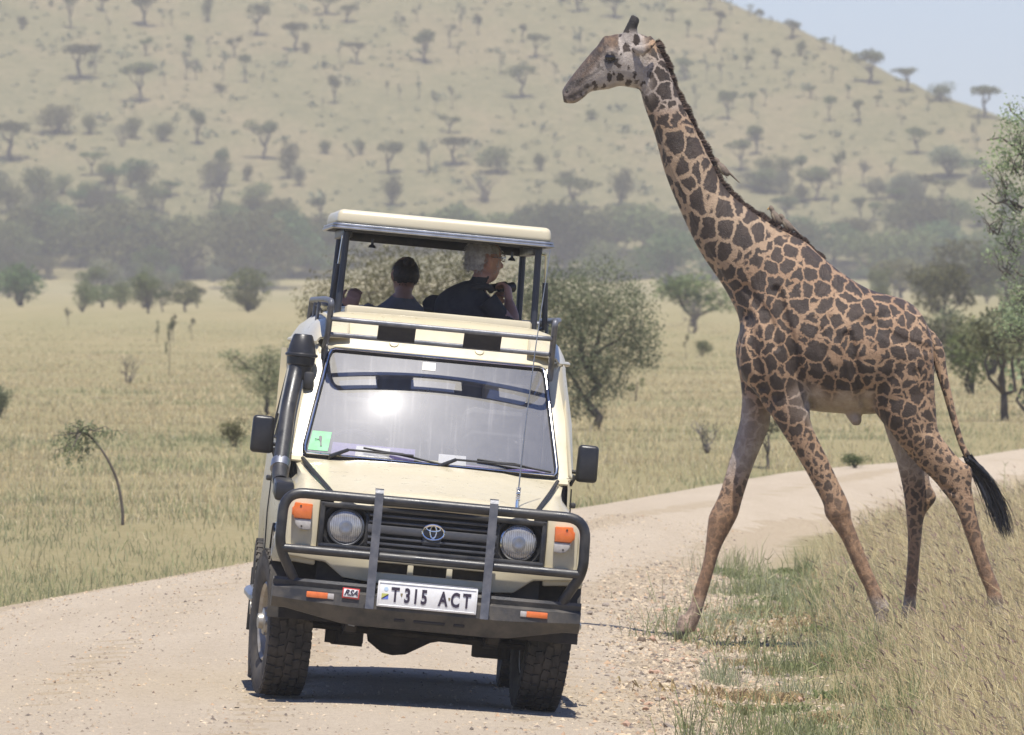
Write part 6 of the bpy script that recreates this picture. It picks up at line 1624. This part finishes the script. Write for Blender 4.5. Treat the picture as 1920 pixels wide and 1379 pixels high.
# ------------------------------------------------------------------ grass, weeds, stones
def grass_mat(name, trans=.4):
    m, t, p = nodes(name)
    a = nd(t, 'ShaderNodeAttribute', attribute_name='tint').outputs['Color']
    t.links.new(a, p.inputs['Base Color']); p.inputs['Roughness'].default_value = .75; p.inputs['Specular IOR Level'].default_value = .2
    tr = nd(t, 'ShaderNodeBsdfTranslucent'); t.links.new(a, tr.inputs[0])
    mx = nd(t, 'ShaderNodeMixShader'); mx.inputs[0].default_value = trans
    out = [n for n in t.nodes if n.type == 'OUTPUT_MATERIAL'][0]
    t.links.new(p.outputs[0], mx.inputs[1]); t.links.new(tr.outputs[0], mx.inputs[2]); t.links.new(mx.outputs[0], out.inputs[0])
    return m
M_GRASS = grass_mat('grass_blades', .5)
def blades(x, y, h, wdt, lean, tint, rg, curve=.35, leandir=None, heads=None, z=None):
    """blade mesh arrays: quad + tip triangle each; heads = mask of stems with a seed head"""
    n = len(x)
    z = height(x, y) if z is None else z
    az = rg.uniform(0, 2 * np.pi, n) if leandir is None else leandir + rg.normal(0, .9, n)
    d = np.stack([np.cos(az), np.sin(az), np.zeros(n)], 1) * (lean * h)[:, None]
    up = np.array([0, 0, 1.0])
    base = np.stack([x, y, z - .01], 1)
    mid = base + d * .35 + up * (h * .58)[:, None]
    tip = base + d + up * (h * (1 - curve * lean))[:, None]
    sa = rg.uniform(0, np.pi, n); sd = np.stack([np.cos(sa), np.sin(sa) * .4, np.zeros(n)], 1)
    sd /= np.linalg.norm(sd, axis=1)[:, None]
    w1 = (wdt * .5)[:, None] * sd
    V = np.stack([base - w1, base + w1, mid + w1 * .8, mid - w1 * .8, tip], 1).reshape(-1, 3)
    i = np.arange(n) * 5
    Q = np.stack([i, i + 1, i + 2, i + 3], -1); T = np.stack([i + 3, i + 2, i + 4], -1)
    C = np.repeat(tint, 5, 0)
    if heads is not None and heads.any():
        k = np.where(heads)[0]; t_ = tip[k]; dr = (tip[k] - mid[k]); dr /= np.linalg.norm(dr, axis=1)[:, None]
        L = rg.uniform(.035, .075, len(k))[:, None]; sdk = sd[k] * rg.uniform(.004, .009, len(k))[:, None]
        droop = np.array([[-.02, 0, -.012]])
        H = np.stack([t_ - dr * L * .3, t_ + dr * L * .2 + sdk, t_ + dr * L + droop, t_ + dr * L * .2 - sdk], 1).reshape(-1, 3)
        j = len(V) + np.arange(len(k)) * 4
        V = np.vstack([V, H]); Q = np.vstack([Q, np.stack([j, j + 1, j + 2, j + 3], -1)])
        hc = np.array([[.30, .22, .17]]) * rg.uniform(.6, 1.3, (len(k), 1)) + rg.normal(0, .01, (len(k), 3))
        C = np.vstack([C, np.repeat(np.clip(hc, .02, 1), 4, 0)])
    return V, Q, T, C
def mix_tint(rg, n, cols, var=.18):
    cols = np.array(cols); w_ = rg.dirichlet(np.full(len(cols), .6), n)
    return np.clip(w_ @ cols * rg.uniform(1 - var * 1.6, 1 + var * 1.6, (n, 1)), .01, 1)
def patchn(x, y, s, o=0.0):
    return np.clip(.5 + .28 * wob(x + o, y, s) + .22 * wob(x * 1.7 + 3 + o, y * 1.7, s * 1.9), 0, 1)
def make_grass(name, label, arrs):
    V = []; Q = []; T = []; C = []; o = 0
    for v, q, t_, c in arrs:
        V.append(v); Q.append(q + o); T.append(t_ + o); C.append(c); o += len(v)
    return props(link_mesh(name, np_mesh(name, np.vstack(V), [np.vstack(Q), np.vstack(T)], False, {'tint': np.vstack(C)}), M_GRASS), label, 'grass', None, 'stuff')
STRAW = (.66, .545, .30); PALE = (.76, .67, .45); OCHRE = (.54, .41, .215); GRN = (.23, .255, .105); DGRN = (.15, .185, .075); SAGE = (.40, .42, .25); BRN = (.38, .27, .175)

# dry grass on the near right verge, up to the giraffe and the road beyond
rg = np.random.default_rng(5)
def region(n, y0, y1, d0, d1, rg, pw=1.0):
    y = y0 + (y1 - y0) * rg.random(n) ** pw
    l, r_ = road_edges(y); x = r_ + d0 + (d1 - d0) * rg.random(n)
    return x, y
arrs = []
x, y = region(430000, 50, 118, .1, 5.8, rg, 1.25)
l, r_ = road_edges(y); d = x - r_
dens = sstep(.70, 1.75, d + .45 * (patchn(x, y, 2.3) - .5)) * (.35 + .65 * patchn(x, y, 1.1))
k = (rg.random(len(x)) < dens * .8) & (x < y * .070 + .2)
x, y, d = x[k], y[k], d[k]; n = len(x)
pn = patchn(x, y, 1.6, 4.0)
h = rg.gamma(5, .040, n) * (.55 + .75 * pn) * sstep(.3, 1.8, d + .4)
h = np.clip(h, .05, .46)
tint = mix_tint(rg, n, [STRAW, PALE, OCHRE, (.52, .45, .25), BRN, (.40, .39, .20)])
heads = (rg.random(n) < .16) & (h > .17)
arrs.append(blades(x, y, h, rg.uniform(.0028, .0065, n), rg.uniform(.15, .95, n), tint, rg, .3, np.pi * .9, heads))
make_grass('dry_grass', 'dry straw-coloured grass with purple-brown seed heads covering the right verge', arrs)

# green weeds between the gravel and the dry grass
rg = np.random.default_rng(6); arrs = []
nc = 185
yc = 50 + 44 * rg.random(nc) ** 1.25; l, r_ = road_edges(yc)
xc_ = r_ + np.clip(rg.normal(.80, .42, nc), -.05, 1.9)
for q in range(nc):
    m_ = int(rg.integers(30, 190)); rad = rg.uniform(.04, .17) * (1 + .8 * (rg.random() < .2))
    xx = xc_[q] + rg.normal(0, rad, m_); yy = yc[q] + rg.normal(0, rad * 1.6, m_)
    kind = q % 5
    if kind in (0, 3):      # upright tussock of thin green blades
        hh = rg.gamma(5, .034, m_) * rg.uniform(.7, 1.5); ww = rg.uniform(.0025, .006, m_); ln_ = rg.uniform(.2, 1.0, m_); tn_ = mix_tint(rg, m_, [GRN, SAGE, (.34, .36, .17), DGRN])
    elif kind == 1:         # flat rosette of broader leaves
        hh = rg.uniform(.025, .10, m_); ww = rg.uniform(.008, .018, m_); ln_ = rg.uniform(.7, 1.7, m_); tn_ = mix_tint(rg, m_, [GRN, DGRN, (.25, .28, .12), (.20, .25, .11)])
    elif kind == 2:         # grey-green wiry weed
        hh = rg.gamma(4, .04, m_); ww = rg.uniform(.002, .004, m_); ln_ = rg.uniform(.5, 1.4, m_); tn_ = mix_tint(rg, m_, [SAGE, (.42, .43, .29), (.30, .33, .22)])
    else:                   # dead yellow-brown leaves
        hh = rg.uniform(.02, .12, m_); ww = rg.uniform(.006, .016, m_); ln_ = rg.uniform(.6, 1.7, m_); tn_ = mix_tint(rg, m_, [OCHRE, BRN, (.50, .40, .20), (.22, .15, .09)])
    arrs.append(blades(xx, yy, np.clip(hh, .02, .42), ww, ln_, tn_, rg, .45))
make_grass('green_weeds', 'tangled green weeds on the rubble between the gravel road and the dry grass', arrs)

# grass over the open plain left of and beyond the road
rg = np.random.default_rng(7); arrs = []
n0 = 540000
y = 78 * (560 / 78.0) ** (rg.random(n0) ** .8)
x = rg.uniform(-.070, .070, n0) * y
l, r_ = road_edges(y)
dl = l - x; dr = x - r_
d = np.maximum(dl, dr)
k = (d > -.02) & ((dl > 0) | (y > 112)) & (rg.random(n0) < (.45 + .55 * patchn(x, y, .8)) * sstep(-.05, .35, d) * (1 - sstep(200, 560, y)) * (.30 + .70 * sstep(.28, .55, patchn(x, y * .5, .42, 9.0))))
x, y, d = x[k], y[k], d[k]; n = len(x)
g = patchn(x * .25, y * .09, 1.0, 2.0); edge = np.exp(-(d / .8) ** 2) * (y < 150)
g = np.clip(.55 * g + .45 * patchn(x, y * .45, .55, 6.0) + .10 * (patchn(x, y, 2.2) - .5) + .45 * edge, 0, 1)[:, None]
dry = mix_tint(rg, n, [STRAW, PALE, OCHRE, (.36, .31, .17)]); gre = mix_tint(rg, n, [SAGE, GRN, (.33, .34, .18), (.38, .36, .20)])
sel = rg.random((n, 1)) < sstep(.42, .80, g)
tint = np.where(sel, gre, dry)
h = np.clip(rg.gamma(4, .024, n), .03, .32) * (.6 + .7 * patchn(x, y, .5, 3.0)) * (1 - .55 * sstep(100, 350, y))
arrs.append(blades(x, y, h, rg.uniform(.005, .009, n) * (y / 110), rg.uniform(.15, .95, n), tint, rg, .3))
make_grass('plain_grass', 'mixed pale green and straw grass covering the open plain', arrs)

# a few tall single stalks standing before the leading hoof
M_STALK = pm('stalk_green', (.30, .30, .14), (.42, .40, .22), 20, .8)
for q, (pb, pt, lb) in enumerate([((1352, 1262), (1292, 1098), 'tall pale grass stalk leaning across the leading giraffe hoof'), ((1432, 1240), (1440, 1050), 'tall upright green stalk on the rubble right of the leading hoof'), ((1392, 1230), (1432, 1110), 'stalk leaning right beside the leading giraffe hoof'), ((1510, 1330), (1516, 1170), 'tall stalk at the front edge of the dry grass'), ((1880, 960), (1884, 870), 'leafy green stalk in the grass right of the tail tuft')]):
    P = ground_at(*pb); r = empty('grass_stalk', P, lb, 'grass stalk'); E = at(*pt, P.y + .05) - P
    rg = np.random.default_rng(60 + q)
    b = MB(); path = [Vector((0, 0, -.02)), E * .35 + Vector((.004, 0, .01)), E * .7 + Vector((.003, 0, .012)), E]
    b.tube(path, .0035, 6, True, False, [.0042, .0036, .0030, .0016]); b.build('stem', M_STALK, r)
    m_ = 15
    ti = rg.uniform(.15, 1.0, m_); rt = np.array([list(E * t_) for t_ in ti]); tp = rt + np.stack([rg.normal(0, .055, m_), rg.normal(0, .03, m_), rg.uniform(.01, .06, m_)], 1)
    V, F = strands(rt, tp, .0035, np.zeros((m_, 3)), 3); props(link_mesh('leaf_blades', np_mesh('leaf_blades', V, F), M_STALK, r), kind='stuff')

# stones: individuals on the right shoulder, gravel as stuff
M_STONE = []
for q, (c0, c1) in enumerate([((.30, .235, .17), (.42, .345, .26)), ((.20, .165, .135), (.31, .26, .215)), ((.44, .35, .22), (.54, .45, .31)), ((.36, .22, .15), (.45, .31, .22))]):
    M_STONE.append(pm('stone_%s' % ('buff', 'grey', 'yellow', 'rust')[q], c0, c1, 22, .9, 0, .4, 60))
def stone_mesh(seed):
    rg = np.random.default_rng(seed)
    b = bmesh.new(); bmesh.ops.create_icosphere(b, subdivisions=1, radius=1.0)
    n_ = rg.normal(size=(5, 3)); n_ /= np.linalg.norm(n_, axis=1)[:, None]
    for v in b.verts:
        k = 1 + .16 * rg.normal()
        for p in n_:
            dd = v.co.dot(Vector(p))
            if dd > .62: k *= .62 / dd
        v.co *= k
    me = bpy.data.meshes.new('stone'); b.to_mesh(me); b.free()
    return me
SM = []
for q in range(8):
    for mi_, mt in enumerate(M_STONE):
        me = stone_mesh(q * 4 + mi_); me.materials.append(mt); SM.append((me, mi_))
rg = np.random.default_rng(9)
cname = ['buff', 'grey', 'yellowish', 'rust-coloured']
cnt = 0
for k in range(2600):
    y = 50 + 38 * rg.random() ** 1.5; l, r_ = road_edges(y)
    d = rg.normal(.12, .34)
    if d < -.9 or d > 1.4: continue
    x = r_ + d
    if x > .047 * y: continue
    sz = .010 + .030 * rg.random() ** 2.5
    if sz < .0165 or cnt >= 285: continue
    me, mi_ = SM[rg.integers(0, len(SM))]
    o = bpy.data.objects.new('stone', me); COL.objects.link(o)
    o.location = (x, y, hz(x, y) + sz * .25); o.scale = (sz * rg.uniform(.8, 1.5), sz * rg.uniform(.8, 1.3), sz * rg.uniform(.5, .9)); o.rotation_euler = (rg.normal(0, .2), rg.normal(0, .2), rg.uniform(0, 6.28))
    props(o, 'loose %s stone lying on the rubble shoulder of the gravel road' % cname[mi_], 'stone', 'loose stones on the road shoulder'); cnt += 1
def gravel(name, label, n, fy, fx, smin, smax, seed):
    rg = np.random.default_rng(seed)
    y = fy(rg, n); x = fx(rg, y)
    k = np.abs(x) < .05 * y + .2
    x, y = x[k], y[k]; n = len(x)
    s = smin + (smax - smin) * rg.random(n) ** 3
    O = np.array([[1, 0, 0], [0, 1, 0], [-1, 0, 0], [0, -1, 0], [0, 0, 1.0]])
    a = rg.uniform(0, 6.28, n); ca, sa = np.cos(a), np.sin(a)
    P = O[None] * (s[:, None] * rg.uniform(.6, 1.4, (n, 3)) * np.array([1, 1, .75]))[:, None, :] + rg.normal(0, .15, (n, 5, 3)) * s[:, None, None]
    Vx = P[..., 0] * ca[:, None] - P[..., 1] * sa[:, None]; Vy = P[..., 0] * sa[:, None] + P[..., 1] * ca[:, None]
    V = np.stack([Vx + x[:, None], Vy + y[:, None], P[..., 2] + (height(x, y) + .003)[:, None]], -1).reshape(-1, 3)
    i = np.arange(n)[:, None] * 5
    F = np.concatenate([np.stack([i[:, 0] + q, i[:, 0] + (q + 1) % 4, i[:, 0] + 4], -1) for q in range(4)])
    C = np.repeat(np.array([(.38, .31, .225), (.26, .21, .16), (.45, .365, .255), (.17, .14, .115), (.40, .28, .18)])[rg.choice(5, n, p=[.34, .2, .26, .1, .1])] * rg.uniform(.75, 1.25, (n, 1)), 5, 0)
    props(link_mesh(name, np_mesh(name, V, F, False, {'tint': C}), M_PEB), label, 'gravel', None, 'stuff')
M_PEB, t_, p_ = nodes('pebble_colours')
t_.links.new(nd(t_, 'ShaderNodeAttribute', attribute_name='tint').outputs['Color'], p_.inputs['Base Color']); p_.inputs['Roughness'].default_value = .9; p_.inputs['Specular IOR Level'].default_value = .2
gravel('gravel', 'loose pale gravel scattered over the road surface', 42000, lambda rg, n: 46 + 60 * rg.random(n) ** 1.5, lambda rg, y: road_edges(y)[0] + (road_edges(y)[1] - road_edges(y)[0]) * rg.random(len(y)), .003, .015, 3)
gravel('rubble', 'broken stony rubble along the right edge of the road', 30000, lambda rg, n: 47 + 46 * rg.random(n) ** 1.5, lambda rg, y: road_edges(y)[1] + rg.normal(.15, .36, len(y)), .005, .022, 4)
